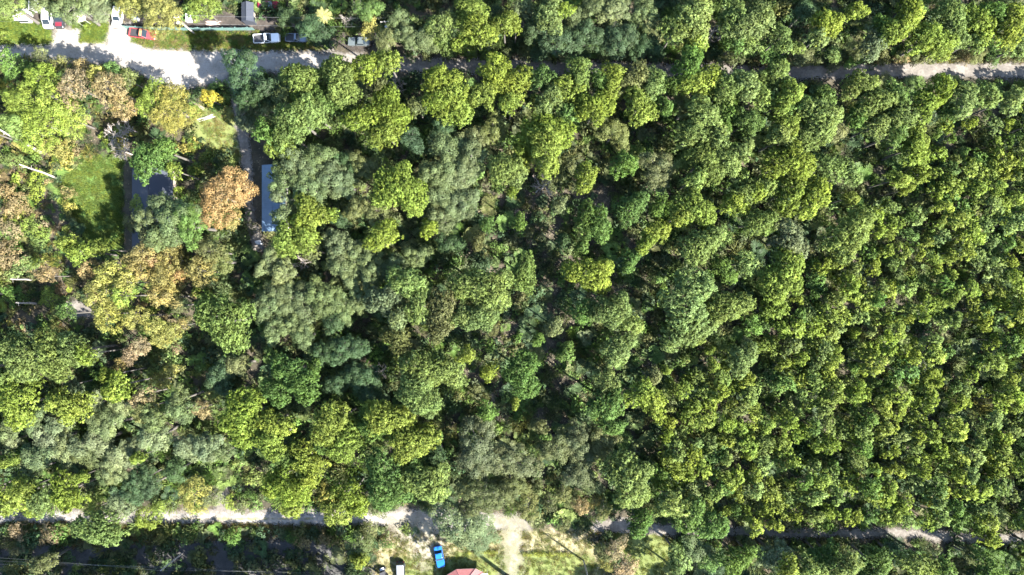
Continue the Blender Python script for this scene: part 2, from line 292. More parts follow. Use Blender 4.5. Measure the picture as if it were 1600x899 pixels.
TREES = """
O lg 12 10 22;O og 58 4 20;O og 108 9 24;O pg 150 10 24;D ye 200 10 26;D ye 243 16 32;D ye 268 24 20;D yg 312 8 22;S yg 4 55 8;S yg 136 46 6
D g 10 95 19 10;D ol 60 87 14 10;D ol 90 98 15 11;D ta 125 103 16 11;S g 25 116 18;D yg 58 118 22 15;D ta 108 132 26 15;D ye 146 116 16 13;D ol 196 122 15 11;D g 40 104 15 11;D ta 162 132 26 15;D g 172 108 14 11
D yg 32 158 36;D yg 76 150 24 15;D yg 58 192 38;D yg 108 186 28;O lg 18 196 24;D ta 186 162 22 11;S dg 130 178 18;D yg 236 152 30 11;D ye 262 166 40;S g 284 172 18
D ay 325 151 16;S g 341 172 13;B gr 165 205 24;B gr 188 196 20;P g 230 250 25;P g 252 234 19;P yg 270 266 15;O dg 375 108 32 15;O dg 388 150 24 15;O og 382 188 20;O og 398 168 14
P lg 467 121 24 19;P lg 530 118 32 20;P g 498 148 21 16;P lg 545 152 21 16;P g 470 148 17 16;P ol 590 134 15 16;O dg 416 140 21 15;O og 440 152 18 15;O dg 446 24 16 11;P yg 574 104 23 20;P yg 606 96 18 20;B gr 614 124 21;P lg 460 184 32 19;P lg 490 176 22;P lg 446 208 22 19;O ol 414 170 22;P g 416 206 18 18;P g 525 164 17
P yg 576 184 28;P yg 606 170 30;P yg 602 206 26;P yg 624 186 17;P ol 650 165 16;P yg 688 124 26;P yg 706 150 26;P yg 680 160 18;P yg 716 178 18
P yg 775 114 26;P yg 802 130 28;P yg 760 145 22;P yg 796 160 20;O og 624 28 18;O og 635 54 24;O og 662 62 20;P lg 690 38 24;P lg 694 68 20;P yg 736 14 24;P yg 746 42 26;P yg 730 64 19
P yg 788 36 22;O g 574 14 19;D ye 578 42 18;O ol 602 58 17;O ol 601 78 14 8;O dg 480 42 19;O dg 502 54 21;B ta 539 26 12;B gr 556 4 12;O dg 640 216 20;O dg 690 202 24;O ol 768 206 28;O ol 738 214 20
P yg 805 40 10;O og 818 14 18;P lg 858 20 25;P yg 881 16 14;O og 897 26 18;O og 928 8 19;O pg 964 18 22;O og 1008 16 26;P lg 1084 26 28;P lg 1056 46 19;P yg 1086 62 16;B gr 1121 42 18
P lg 1150 28 24;P lg 1181 32 26;P lg 1170 70 20;P g 1150 66 15;O dg 870 60 28;O dg 918 54 28;O dg 970 60 28;O dg 906 82 18;O dg 1012 72 24;O dg 836 46 18;O dg 844 76 20;O ol 1135 90 14
P g 849 124 24;P lg 862 152 24;P lg 905 114 24;P yg 884 140 24;P yg 930 166 32;P g 890 176 19;P g 936 124 17;P yg 958 124 22;P ol 990 124 24;P lg 1022 130 22;P yg 1000 166 27;P g 1040 166 14
P g 1078 104 26;P yg 1101 126 26;P g 1050 132 14;P lg 1140 136 28;P lg 1166 130 26;P lg 1190 150 19;P yg 855 206 30;P yg 828 216 24;O ol 960 206 24;O ol 1076 168 22;P lg 1100 178 24;P lg 1088 208 27
P g 1136 180 22;P g 1170 190 24;P lg 1122 216 20;P lg 1220 56 22;P lg 1236 72 15;O dg 1260 18 18;P yg 1290 38 25;P lg 1276 58 17;P yg 1340 16 17;P g 1380 44 19;P pg 1370 64 22;P yg 1396 46 21;P yg 1420 25 26
P yg 1456 58 28;P yg 1466 78 17;P lg 1490 28 29;P yg 1530 34 26;P yg 1580 40 28;P lg 1525 62 19;O ol 1530 82 17;P lg 1592 72 18;P lg 1500 62 19;O ol 1345 78 17;P lg 1304 86 13;O ol 1250 86 19;P g 1210 88 18;O g 1336 94 15;S ta 1408 92 13;P g 1554 18 19
P lg 1212 116 24;P yg 1235 150 24 17;P lg 1345 131 23 17;P g 1290 148 17 14;P g 1404 150 20 16;P lg 1542 150 20 17;P lg 1582 156 20 17;P lg 1370 156 21 17;P yg 1471 140 22 18;P yg 1445 162 24 17;P lg 1505 154 21 18;P g 1480 168 17;P lg 1282 182 32;P yg 1232 192 29;P lg 1222 216 20;P lg 1258 218 23;P g 1250 166 18
O ol 1318 196 19;P g 1340 182 17;P lg 1375 194 22;P lg 1410 180 24;P yg 1431 216 22;P g 1400 210 18;S lg 24 252 22;B gr 178 232 24;D or 342 308 50 12.5;D or 368 288 24 12;D oy 356 338 20 11;D yg 218 320 17;S yg 278 300 12
O og 268 342 32 17;O og 226 344 24 15;O ol 234 370 22 15;O og 246 316 19 15;O g 292 350 27 17;O og 248 372 22 16;D oy 222 396 28 16;D oy 256 424 36 15;D or 238 404 18 15;D or 276 430 16 14;D oy 214 420 18 16;D ol 324 392 27 15;D oy 308 424 26 16;O ol 338 408 22;D ol 204 350 16 14;S ye 76 230 17;S ye 102 236 20
S ta 10 300 20;S ta 30 322 22;S yg 60 285 24;S oy 106 300 12;S ye 110 324 12;S ta 20 360 20;S yg 50 356 22;S lg 60 380 17;S ta 15 402 24;S lg 36 416 22;D ta 68 430 16 11;P yg 122 394 15 15;P yg 104 380 13 15;P yg 151 388 13 15;D ta 132 420 15 13;D ye 166 426 20 17;D ye 192 440 18 17
P yg 440 230 20;O og 456 254 28 15;O og 490 250 28;O og 511 276 30;O og 536 286 25;O og 475 292 26 15;O og 444 284 20 15;O og 441 268 22 14;O og 435 304 19 14;O og 439 336 19 14;O dg 540 250 19;O ol 570 258 24;P yg 625 292 40;P yg 604 306 20;O og 702 238 34;O og 736 246 30;O og 720 272 30;O og 680 272 28;O og 692 310 30;O og 722 320 28;O og 690 342 28
P lg 788 262 26;P yg 800 300 10;P yg 484 330 24;P yg 515 334 12;P yg 470 348 18 15;P yg 446 376 28 15;P yg 476 370 22;P ol 486 392 15;P yg 597 368 24;P yg 670 357 13;P g 760 350 12;P ol 745 376 14;O ol 560 324 26;O ol 586 336 22;O dg 530 342 19;B gr 465 410 22
O pg 420 408 24;O pg 442 428 22;O og 530 386 28;O og 560 400 26;O og 540 422 26;O og 580 424 29;O og 612 420 27;O og 652 400 24;P lg 634 442 25;P lg 756 450 44;O dg 700 380 20;S g 20 462 18;S yg 76 465 18;D g 100 490 15 12
D ye 152 458 27 15;D ye 162 492 25 15;D ye 205 496 17 15;D yg 186 462 19 16;D oy 246 464 20 15;O ol 276 476 17;P lg 348 502 42;P yg 312 496 11;D ye 240 512 18;D ye 266 516 18;D ye 250 530 18;D oy 282 508 13;D ta 200 556 18;D oy 186 572 15;D ta 216 540 16;D ye 246 596 17;D ye 266 580 15;S ta 276 546 9
P lg 28 560 34;P lg 80 556 32 18;P lg 110 550 26 18;P lg 12 592 18;P yg 52 594 13;P yg 132 556 13 18;P yg 25 632 27;P yg 106 636 27;P yg 180 606 20 18;P yg 168 588 12 17;O og 52 656 24;O og 18 664 22;O pg 86 666 23;O og 150 656 25;O pg 166 668 22;O pg 146 632 15;O pg 186 636 18;O og 110 602 15;D ta 216 622 17 15;D ol 222 642 19 15;O og 276 626 20 16;O og 236 654 20 16;O og 280 644 20 16;D ta 311 640 17
P yg 376 656 34;O dg 340 590 26;O ol 370 572 18;O og 415 480 28;O og 440 464 28;O og 470 470 29;O og 502 468 28;O og 530 476 27;O og 456 510 26;O og 472 526 19;O og 425 516 19;O dg 520 502 21;O og 560 466 24;P pg 600 468 29;P pg 622 496 19;P lg 655 478 25;P ol 690 486 28;P lg 720 494 20;P lg 752 492 30
P ol 620 530 23;P ol 682 522 14;P yg 727 556 14;O dg 540 546 28;O dg 500 554 24;P g 452 582 28;P g 472 602 25;P g 490 574 13;P g 430 612 21;O dg 524 602 24;O dg 562 592 28;B gr 592 582 14;P lg 662 580 33;P lg 650 616 33;P lg 690 576 23;P lg 710 586 17;P lg 670 628 21;O dg 572 612 24;P yg 600 655 31;P yg 626 666 25;P g 580 666 23
P yg 641 692 31;P yg 512 664 27;P yg 536 654 17;P yg 416 666 25;P g 760 642 14;S ol 740 610 13;S g 790 620 12;P yg 764 580 13;O pg 16 690 16;O pg 76 690 23;O pg 96 702 25;O og 60 716 23;O og 40 740 19;O pg 125 700 23;O pg 150 690 23;O og 140 716 21;O pg 172 736 25;O pg 190 714 23;O pg 206 700 19;P yg 215 716 11;O pg 236 684 23;O og 166 746 19;O dg 216 752 25;O dg 200 772 20;O dg 232 762 18
P yg 10 722 13;P yg 34 766 21;P yg 14 784 20;P lg 62 782 21;P yg 100 772 24;P yg 126 746 11;D yg 146 796 17;D yg 46 796 18;O pg 184 792 23;P lg 140 829 26;P lg 165 826 21;D yg 226 812 21;D yg 246 796 13;D ye 300 776 27;D ol 326 780 17;S yg 360 786 13;S ol 376 792 14;O pg 290 700 22;O pg 320 702 26;O og 346 708 17;O dg 270 738 20;S g 390 772 9
S ta 30 830 18;S ta 78 834 18;S ta 12 848 10;O ol 62 884 18;S dg 110 870 12;S yg 120 886 8;S ol 22 888 16;S g 290 842 12;S g 365 840 15;P yg 420 692 27;P g 441 716 23;P yg 476 720 27;P g 505 692 22;P yg 540 690 31;P g 680 686 11;P g 602 756 36;P lg 662 754 38;P dg 680 716 19;P yg 452 766 29;P yg 481 750 19;P yg 424 760 19;P yg 456 796 15;P yg 522 796 28;P yg 546 774 28;P yg 556 792 18;P ye 510 775 18
D ol 586 797 14;O bo 748 706 42;O bo 800 722 34;O bo 754 778 46;O og 712 824 34;O og 752 836 30;O ol 795 762 24;D ol 576 834 18;O og 558 858 22;P yg 561 876 14;S dg 590 850 12;S g 604 850 10;S g 456 842 13;S ta 476 848 15;S ta 510 842 15;P yg 852 230 36;P yg 816 252 17;P lg 808 274 14;D bo 890 255 15;B gr 850 286 22;D bo 870 270 18;P yg 916 276 21;P g 975 258 19;O ol 1030 262 28;O pg 1036 286 14
P lg 1106 250 31;P lg 1136 250 23;P lg 1088 280 19;P yg 1086 326 31;P yg 1064 338 20;P g 985 326 28;P g 1028 327 13;P pg 875 320 13;P g 934 352 24;P g 918 342 22;P g 812 347 12;P yg 1028 360 19;P yg 1010 378 17;P lg 1094 384 28;P g 985 406 17;P dg 880 380 14;P g 910 386 13;P lg 818 430 23;P yg 924 428 35;P lg 1162 302 22;P yg 1182 300 15;P yg 1150 320 17;P lg 1186 346 23;P g 1130 420 21;P g 1096 440 17;P lg 1165 410 19;B gr 936 326 12;P lg 1160 236 19
P yg 1236 252 33;P lg 1300 260 26;P lg 1326 270 17;P yg 1240 300 29;P yg 1275 306 25;P lg 1200 290 19;P yg 1430 232 22;P yg 1405 280 15;P yg 1416 296 10;P yg 1330 310 12;P pg 1236 376 27;P lg 1330 366 33;P yg 1228 430 36;P lg 956 486 34;P lg 986 506 17;P g 910 488 18;P lg 1076 470 37;P lg 1136 480 31;P lg 1050 530 19;P lg 1086 516 21;P lg 1090 532 11;P lg 966 546 25;P pg 865 512 13;P g 840 530 10;P g 885 552 14;P g 815 586 30;P lg 950 598 24;P g 950 634 27;P g 956 666 17
P ol 1018 590 14;P yg 1002 618 20;P yg 1022 630 19;P yg 805 630 9;P ol 843 666 13;P yg 1040 578 9;P yg 1110 547 8;P yg 1115 571 12;P yg 1134 572 10;P lg 1160 560 25;O bo 870 700 29;O bo 902 690 29;O ol 942 690 27;P g 850 680 10;O bo 910 730 27;O bo 894 746 19;D bo 926 760 18;D ol 880 772 17;D bo 860 786 15;D ta 906 792 18;D oy 930 786 11;D ol 944 800 15;S ol 840 756 9;D ol 824 792 27;D ol 880 822 12
P lg 985 750 33;P g 1000 816 21;D ye 948 884 14;D ta 962 862 18;D ol 945 868 16;D ta 978 888 20;P lg 1062 876 20;O og 1092 862 23;D g 1112 880 19;P g 1152 876 23;O ol 1172 868 16;P g 1080 808 25;P g 1112 822 22;P lg 1050 790 20;O pg 1212 872 26;P yg 1232 888 18;P g 1290 872 22;P lg 1322 886 22;P g 1372 882 24;P lg 1440 886 25;O dg 1402 868 18;P g 1472 890 19;P g 1550 890 22;O dg 1528 868 17;P lg 1268 890 18
S ta 1189 95 11 3.2;S ta 1209 96 12 2.2;S ta 1235 90 11 2.6;S ol 1263 94 9 3.2;S ol 1281 95 10 2.6;S ol 1307 96 15 2.6;S ol 1330 91 13 3.2;S g 1355 91 9 2.2;S ol 1380 91 15 2.2;S ol 1406 91 13 3.2;S ol 1427 95 10 2.6;S ol 1449 92 12 2.2;S ol 1477 90 11 2.6;S ta 1506 90 13 3.2;S ol 1522 92 11 2.6;S g 1550 91 12 2.6;S ol 1569 92 9 3.2;S ol 1599 90 13 2.6;S g 641 88 10 3;S ol 667 88 11 2.4;S bo 702 86 14 3;S g 732 84 14 3.6;S g 759 84 13 2.4;S bo 790 88 14 3;S bo 820 86 15 3.6;S ol 849 89 12 3;S bo 876 89 11 3.6;S g 912 85 15 2.4;S ol 944 88 13 2.4;S bo 974 86 12 3;S dg 997 84 15 2.4;S dg 1030 90 11 2.4;S bo 1065 90 13 2.4;S bo 1091 86 11 2.4;S dg 1119 85 13 3.6;S bo 1153 87 13 3.6
O dg 1073 872 16 7.5;O g 1100 868 17 7;O dg 1121 883 18 7.5;O g 1155 872 15 6.5;O g 1183 868 19 6;O dg 1211 869 16 6;O ol 1233 880 19 7.5;O g 1264 882 15 7;O g 1280 872 17 6.5;O ol 1317 881 19 7;O g 1342 880 18 7;O g 1370 875 16 6;O ol 1397 873 19 7;O g 1426 874 19 7;O ol 1524 870 17 7.5;O g 1555 870 17 6.5;O g 1581 881 17 6
"""  # last row of small oaks is added to shade the lower track
HOVER = {'S': 2.6}
LANDMARKS = []   # (x, y, phrase) filled by the builders, used to say what a tree stands beside

# ------------------------------------------------------------------ ground, roads
def sdist(px, py, poly):
    P = np.array([W(x, y)[:2] for x, y in poly]); n = len(P)
    d = np.full(px.shape, 1e9); ins = np.zeros(px.shape, bool)
    for i in range(n):
        a, b = P[i], P[(i+1) % n]; e = b-a
        t = np.clip(((px-a[0])*e[0]+(py-a[1])*e[1])/max(e@e, 1e-9), 0, 1)
        d = np.minimum(d, np.hypot(px-a[0]-t*e[0], py-a[1]-t*e[1]))
        c = ((a[1] > py) != (b[1] > py)) & (px < (b[0]-a[0])*(py-a[1])/(b[1]-a[1]+1e-12)+a[0]); ins ^= c
    return np.where(ins, d, -d)
def soil_mat(name, stops, s1, s2, ragged=1.6, soft=0.5, alpha=True, speck=None, bump=0.3):
    m, n = new_mat(name); o = N(n, 'ShaderNodeOutputMaterial'); b = N(n, 'ShaderNodeBsdfPrincipled')
    pos = geo_pos(n)
    f = math_node(n, 'ADD', math_node(n, 'MULTIPLY', noise(n, s1, 6, .65, pos), .6), math_node(n, 'MULTIPLY', noise(n, s2, 4, .7, pos), .4))
    c = ramp(n, f, stops)
    if speck:
        vor = N(n, 'ShaderNodeTexVoronoi'); vor.inputs['Scale'].default_value = speck[0]; n.links.new(pos, vor.inputs['Vector'])
        k = math_node(n, 'LESS_THAN', vor.outputs['Distance'], speck[1])
        k = math_node(n, 'MULTIPLY', k, math_node(n, 'GREATER_THAN', noise(n, .35, 3, .6, pos), speck[2]))
        c = mixcol(n, k, c, speck[3])
    n.links.new(c, b.inputs['Base Color']); b.inputs['Roughness'].default_value = .95; b.inputs['Specular IOR Level'].default_value = .15
    bp = N(n, 'ShaderNodeBump'); bp.inputs['Strength'].default_value = bump; bp.inputs['Distance'].default_value = .12
    n.links.new(f, bp.inputs['Height']); n.links.new(bp.outputs[0], b.inputs['Normal'])
    if not alpha:
        n.links.new(b.outputs[0], o.inputs[0]); return m
    a = N(n, 'ShaderNodeAttribute', attribute_name='edge')
    e = math_node(n, 'ADD', a.outputs['Fac'], math_node(n, 'MULTIPLY', math_node(n, 'SUBTRACT', noise(n, .55, 7, .72, pos), .5), ragged*4))
    mr = N(n, 'ShaderNodeMapRange'); mr.inputs[1].default_value = -soft; mr.inputs[2].default_value = soft; n.links.new(e, mr.inputs[0])
    t = N(n, 'ShaderNodeBsdfTransparent'); mx = N(n, 'ShaderNodeMixShader')
    n.links.new(mr.outputs[0], mx.inputs[0]); n.links.new(t.outputs[0], mx.inputs[1]); n.links.new(b.outputs[0], mx.inputs[2]); n.links.new(mx.outputs[0], o.inputs[0])
    return m
SHEETS = []
def sheet(name, poly, lev, mat, label=None, cat=None, step=1.0, pad=2.0):
    """a ground sheet over a polygon, with the signed distance to its rim in 'edge'"""
    P = np.array([W(x, y)[:2] for x, y in poly]); x0, y0 = P.min(0)-pad; x1, y1 = P.max(0)+pad
    nx, ny = int((x1-x0)/step)+2, int((y1-y0)/step)+2
    gx, gy = np.meshgrid(x0+np.arange(nx)*step, y0+np.arange(ny)*step, indexing='ij')
    sd = sdist(gx, gy, poly); idx = np.full(gx.shape, -1); vs, fs, ev = [], [], []
    for i in range(nx-1):
        for j in range(ny-1):
            if max(sd[i, j], sd[i+1, j], sd[i, j+1], sd[i+1, j+1]) > -pad:
                q = []
                for a, b in ((i, j), (i+1, j), (i+1, j+1), (i, j+1)):
                    if idx[a, b] < 0: idx[a, b] = len(vs); vs.append((gx[a, b], gy[a, b], lev*.004)); ev.append(sd[a, b])
                    q.append(int(idx[a, b]))
                fs.append(q)
    me = bpy.data.meshes.new(name); me.from_pydata(vs, [], fs); me.materials.append(mat)
    at = me.attributes.new('edge', 'FLOAT', 'POINT'); at.data.foreach_set('value', np.array(ev, np.float32))
    o = link(bpy.data.objects.new(name, me)); tag(o, label, cat, None, 'structure'); SHEETS.append((name, poly)); return o

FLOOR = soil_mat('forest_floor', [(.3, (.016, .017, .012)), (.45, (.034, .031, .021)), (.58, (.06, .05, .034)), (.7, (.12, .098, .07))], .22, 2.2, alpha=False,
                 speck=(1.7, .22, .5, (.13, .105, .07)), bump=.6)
SAND = soil_mat('white_sand', [(.3, (.10, .09, .074)), (.45, (.17, .155, .135)), (.58, (.215, .20, .18)), (.72, (.27, .255, .235))], .3, 2.5, 1.3, .9, speck=(2.2, .16, .45, (.09, .08, .066)))
DIRT = soil_mat('dirt_track', [(.3, (.05, .044, .037)), (.5, (.105, .095, .083)), (.7, (.2, .182, .16))], .3, 2.0, .9, .5)
TANS = soil_mat('dry_grass_soil', [(.3, (.085, .085, .034)), (.48, (.16, .142, .075)), (.68, (.26, .22, .15))], .3, 3.0, 2.0, .8)
LAWN = soil_mat('yellowing_lawn', [(.3, (.062, .084, .025)), (.5, (.095, .112, .036)), (.7, (.135, .138, .055))], .16, 2.6, 1.2, .8)
GREEN = soil_mat('green_grass', [(.3, (.030, .056, .014)), (.5, (.058, .10, .022)), (.7, (.10, .135, .036))], .25, 3.0, 1.4, .8)
DARKS = soil_mat('grey_leaf_soil', [(.3, (.022, .023, .022)), (.5, (.044, .044, .043)), (.7, (.085, .08, .075))], .3, 2.4, 1.8, .8)  # grey tone carries the tree shade of the bottom left strip
LITT = soil_mat('dry_leaf_litter', [(.3, (.018, .017, .012)), (.5, (.042, .036, .026)), (.68, (.12, .1, .072))], .45, 2.8, 2.6, 1.0, speck=(1.9, .2, .42, (.22, .185, .12)))

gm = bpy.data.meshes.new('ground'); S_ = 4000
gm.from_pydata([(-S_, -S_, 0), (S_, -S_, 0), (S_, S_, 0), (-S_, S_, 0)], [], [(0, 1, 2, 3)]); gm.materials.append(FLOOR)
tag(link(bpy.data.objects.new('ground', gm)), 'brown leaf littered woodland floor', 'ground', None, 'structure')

ROADS = []
def road(*a, **k): ROADS.append(a[1]); return sheet(*a, **k)
sheet('dry_grass_verge', [(-120, 835), (-120, 858), (60, 850), (150, 850), (260, 838), (480, 832), (560, 832), (560, 822), (-100, 820)], 1, TANS)
sheet('leaf_strip', [(-150, 850), (240, 842), (560, 846), (590, 899), (600, 960), (-150, 960)], 2, DARKS)  # dark grey sheet paints tree shade onto the ground
sheet('yard_grass', [(-40, 22), (75, 36), (85, 72), (-40, 74)], 1, GREEN)
sheet('yard_grass', [(112, 36), (172, 36), (168, 66), (122, 70)], 2, GREEN)
sheet('yard_grass', [(196, 44), (420, 48), (530, 56), (520, 76), (330, 78), (250, 70), (205, 72)], 3, GREEN)
sheet('yard_soil', [(-40, 0), (560, 0), (600, 30), (600, 60), (560, 85), (500, 60), (200, 38), (-40, 34)], 4, soil_mat('dark_yard_soil', [(.3, (.016, .015, .013)), (.5, (.036, .031, .027)), (.7, (.085, .07, .058))], .4, 2.4, 1.8, .8))  # yard soil colour is darkened to stand in for tree shade
sheet('yard_grass', [(130, 240), (190, 250), (190, 400), (150, 400), (60, 270)], 1, GREEN)
sheet('yard_grass', [(300, 165), (372, 160), (378, 215), (385, 260), (330, 240), (300, 215)], 2, LAWN)
sheet('bare_soil', [(96, 472), (150, 470), (155, 496), (104, 498)], 1, DIRT)
sheet('leaf_litter', [(640, 350), (820, 240), (1060, 300), (1010, 430), (1100, 450), (980, 640), (860, 680), (740, 640), (700, 560), (780, 480)], 1, LITT)
sheet('sandy_path', [(748, 600), (764, 602), (806, 660), (792, 666)], 2, soil_mat('path_soil', [(.3, (.06, .05, .038)), (.5, (.11, .095, .072)), (.7, (.2, .175, .14))], .4, 2.4, 1.6, .8))
sheet('mown_lawn', [(585, 845), (690, 825), (770, 830), (905, 828), (935, 858), (960, 930), (590, 950)], 3, TANS)
sheet('mown_lawn', [(630, 872), (700, 868), (770, 858), (925, 868), (935, 960), (620, 960)], 4, LAWN)
sheet('mown_lawn', [(940, 822), (1010, 822), (1060, 850), (1070, 960), (960, 960), (985, 880), (950, 850)], 4, LAWN)
sheet('yard_soil', [(335, 758), (362, 755), (360, 806), (336, 806)], 5, DIRT)
road('upper_track', [(480, 78), (600, 88), (700, 92), (830, 94), (1000, 98), (1240, 102), (1420, 98), (1700, 97), (1700, 122), (1420, 122), (1240, 124), (1000, 122), (830, 118), (700, 116), (600, 112), (480, 108)], 6, DIRT)
road('sandy_road', [(-120, 74), (20, 70), (80, 68), (88, 44), (128, 44), (126, 66), (165, 66), (170, 36), (204, 38), (206, 66), (240, 76), (330, 79), (430, 80), (520, 84), (520, 108), (420, 112), (380, 122), (330, 132), (270, 140), (235, 138), (225, 118), (190, 104), (120, 96), (20, 92), (-120, 98)], 7, SAND)
road('driveway', [(352, 120), (386, 120), (384, 190), (394, 250), (398, 330), (412, 390), (392, 392), (380, 330), (378, 260), (368, 200), (362, 165)], 8, DIRT)
road('sand_lane', [(-120, 802), (200, 802), (420, 800), (560, 802), (600, 798), (680, 798), (820, 806), (830, 826), (760, 830), (690, 832), (672, 820), (600, 822), (430, 820), (200, 817), (-120, 818)], 8, SAND)
sheet('sand_apron', [(610, 813), (674, 813), (692, 832), (690, 872), (662, 884), (646, 856), (618, 834)], 9, soil_mat('worn_sand', [(.3, (.12, .11, .07)), (.5, (.18, .165, .125)), (.7, (.26, .24, .205))], .35, 2.4, 2.8, 2.4))
road('sand_drive', [(784, 810), (812, 810), (816, 845), (810, 900), (812, 960), (788, 960), (790, 900), (786, 850)], 10, soil_mat('pale_drive', [(.3, (.095, .095, .05)), (.5, (.145, .135, .09)), (.7, (.22, .205, .165))], .35, 2.4, 3.0, 2.2))
sheet('grassy_median', [(285, 809), (420, 808.4), (490, 808.6), (490, 810.6), (285, 811)], 11, soil_mat('median_grass', [(.3, (.1, .1, .04)), (.5, (.2, .18, .08)), (.7, (.3, .26, .16))], .5, 3, .5, .3))
road('lower_track', [(925, 812), (985, 812), (1040, 820), (1230, 826), (1400, 826), (1540, 834), (1700, 838), (1700, 856), (1540, 850), (1400, 842), (1230, 840), (1030, 836), (925, 830)], 9, DIRT)

# ------------------------------------------------------------------ vehicles and buildings
GLASS = paint_mat('car_glass', (.015, .022, .03), .06, 0, .6, 0, .05)
RUBBER = paint_mat('rubber', (.02, .02, .02), .85)
CHROME = paint_mat('wheel_metal', (.5, .5, .5), .3, .9)
LAMPW = paint_mat('headlight_glass', (.75, .76, .72), .1, 0, .6); LAMPR = paint_mat('tail_light_red', (.35, .015, .01), .2)
BLACKP = paint_mat('black_plastic', (.02, .02, .022), .6)
def car_paint(name, c, rough=.3, coat=.6): return paint_mat(name, c, rough, 0, .5, coat, .1, 1.5)
def rounded(l, wd, r, n=5, nose=0.12):
    pts = []
    for cx, cy, a0 in ((l/2-r, wd/2-r, 0), (-l/2+r, wd/2-r, 90), (-l/2+r, -wd/2+r, 180), (l/2-r, -wd/2+r, 270)):
        for k in range(n+1):
            a = math.radians(a0+90*k/n); x, y = cx+r*math.cos(a), cy+r*math.sin(a)
            x += (1 if x > 0 else -.5)*nose*(1-(2*y/wd)**2)
            pts.append((x, y))
    return pts
def loft(bm, rings):
    L = [[bm.verts.new(p) for p in r] for r in rings]
    for a, b in zip(L, L[1:]):
        n = len(a)
        for k in range(n): bm.faces.new((a[k], a[(k+1) % n], b[(k+1) % n], b[k]))
    bm.faces.new(L[-1]); bm.faces.new(L[0][::-1])
def quadmesh(name, pts, mat, th=.02):
    bm = bmesh.new(); v = [bm.verts.new(p) for p in pts]; f = bm.faces.new(v); bm.normal_update()
    r = bmesh.ops.extrude_face_region(bm, geom=[f]); n = f.normal.copy()
    for q in r['geom']:
        if isinstance(q, bmesh.types.BMVert): q.co -= n*th
    bmesh.ops.recalc_face_normals(bm, faces=bm.faces); return bm_mesh(name, bm, mat)
TYRE = None
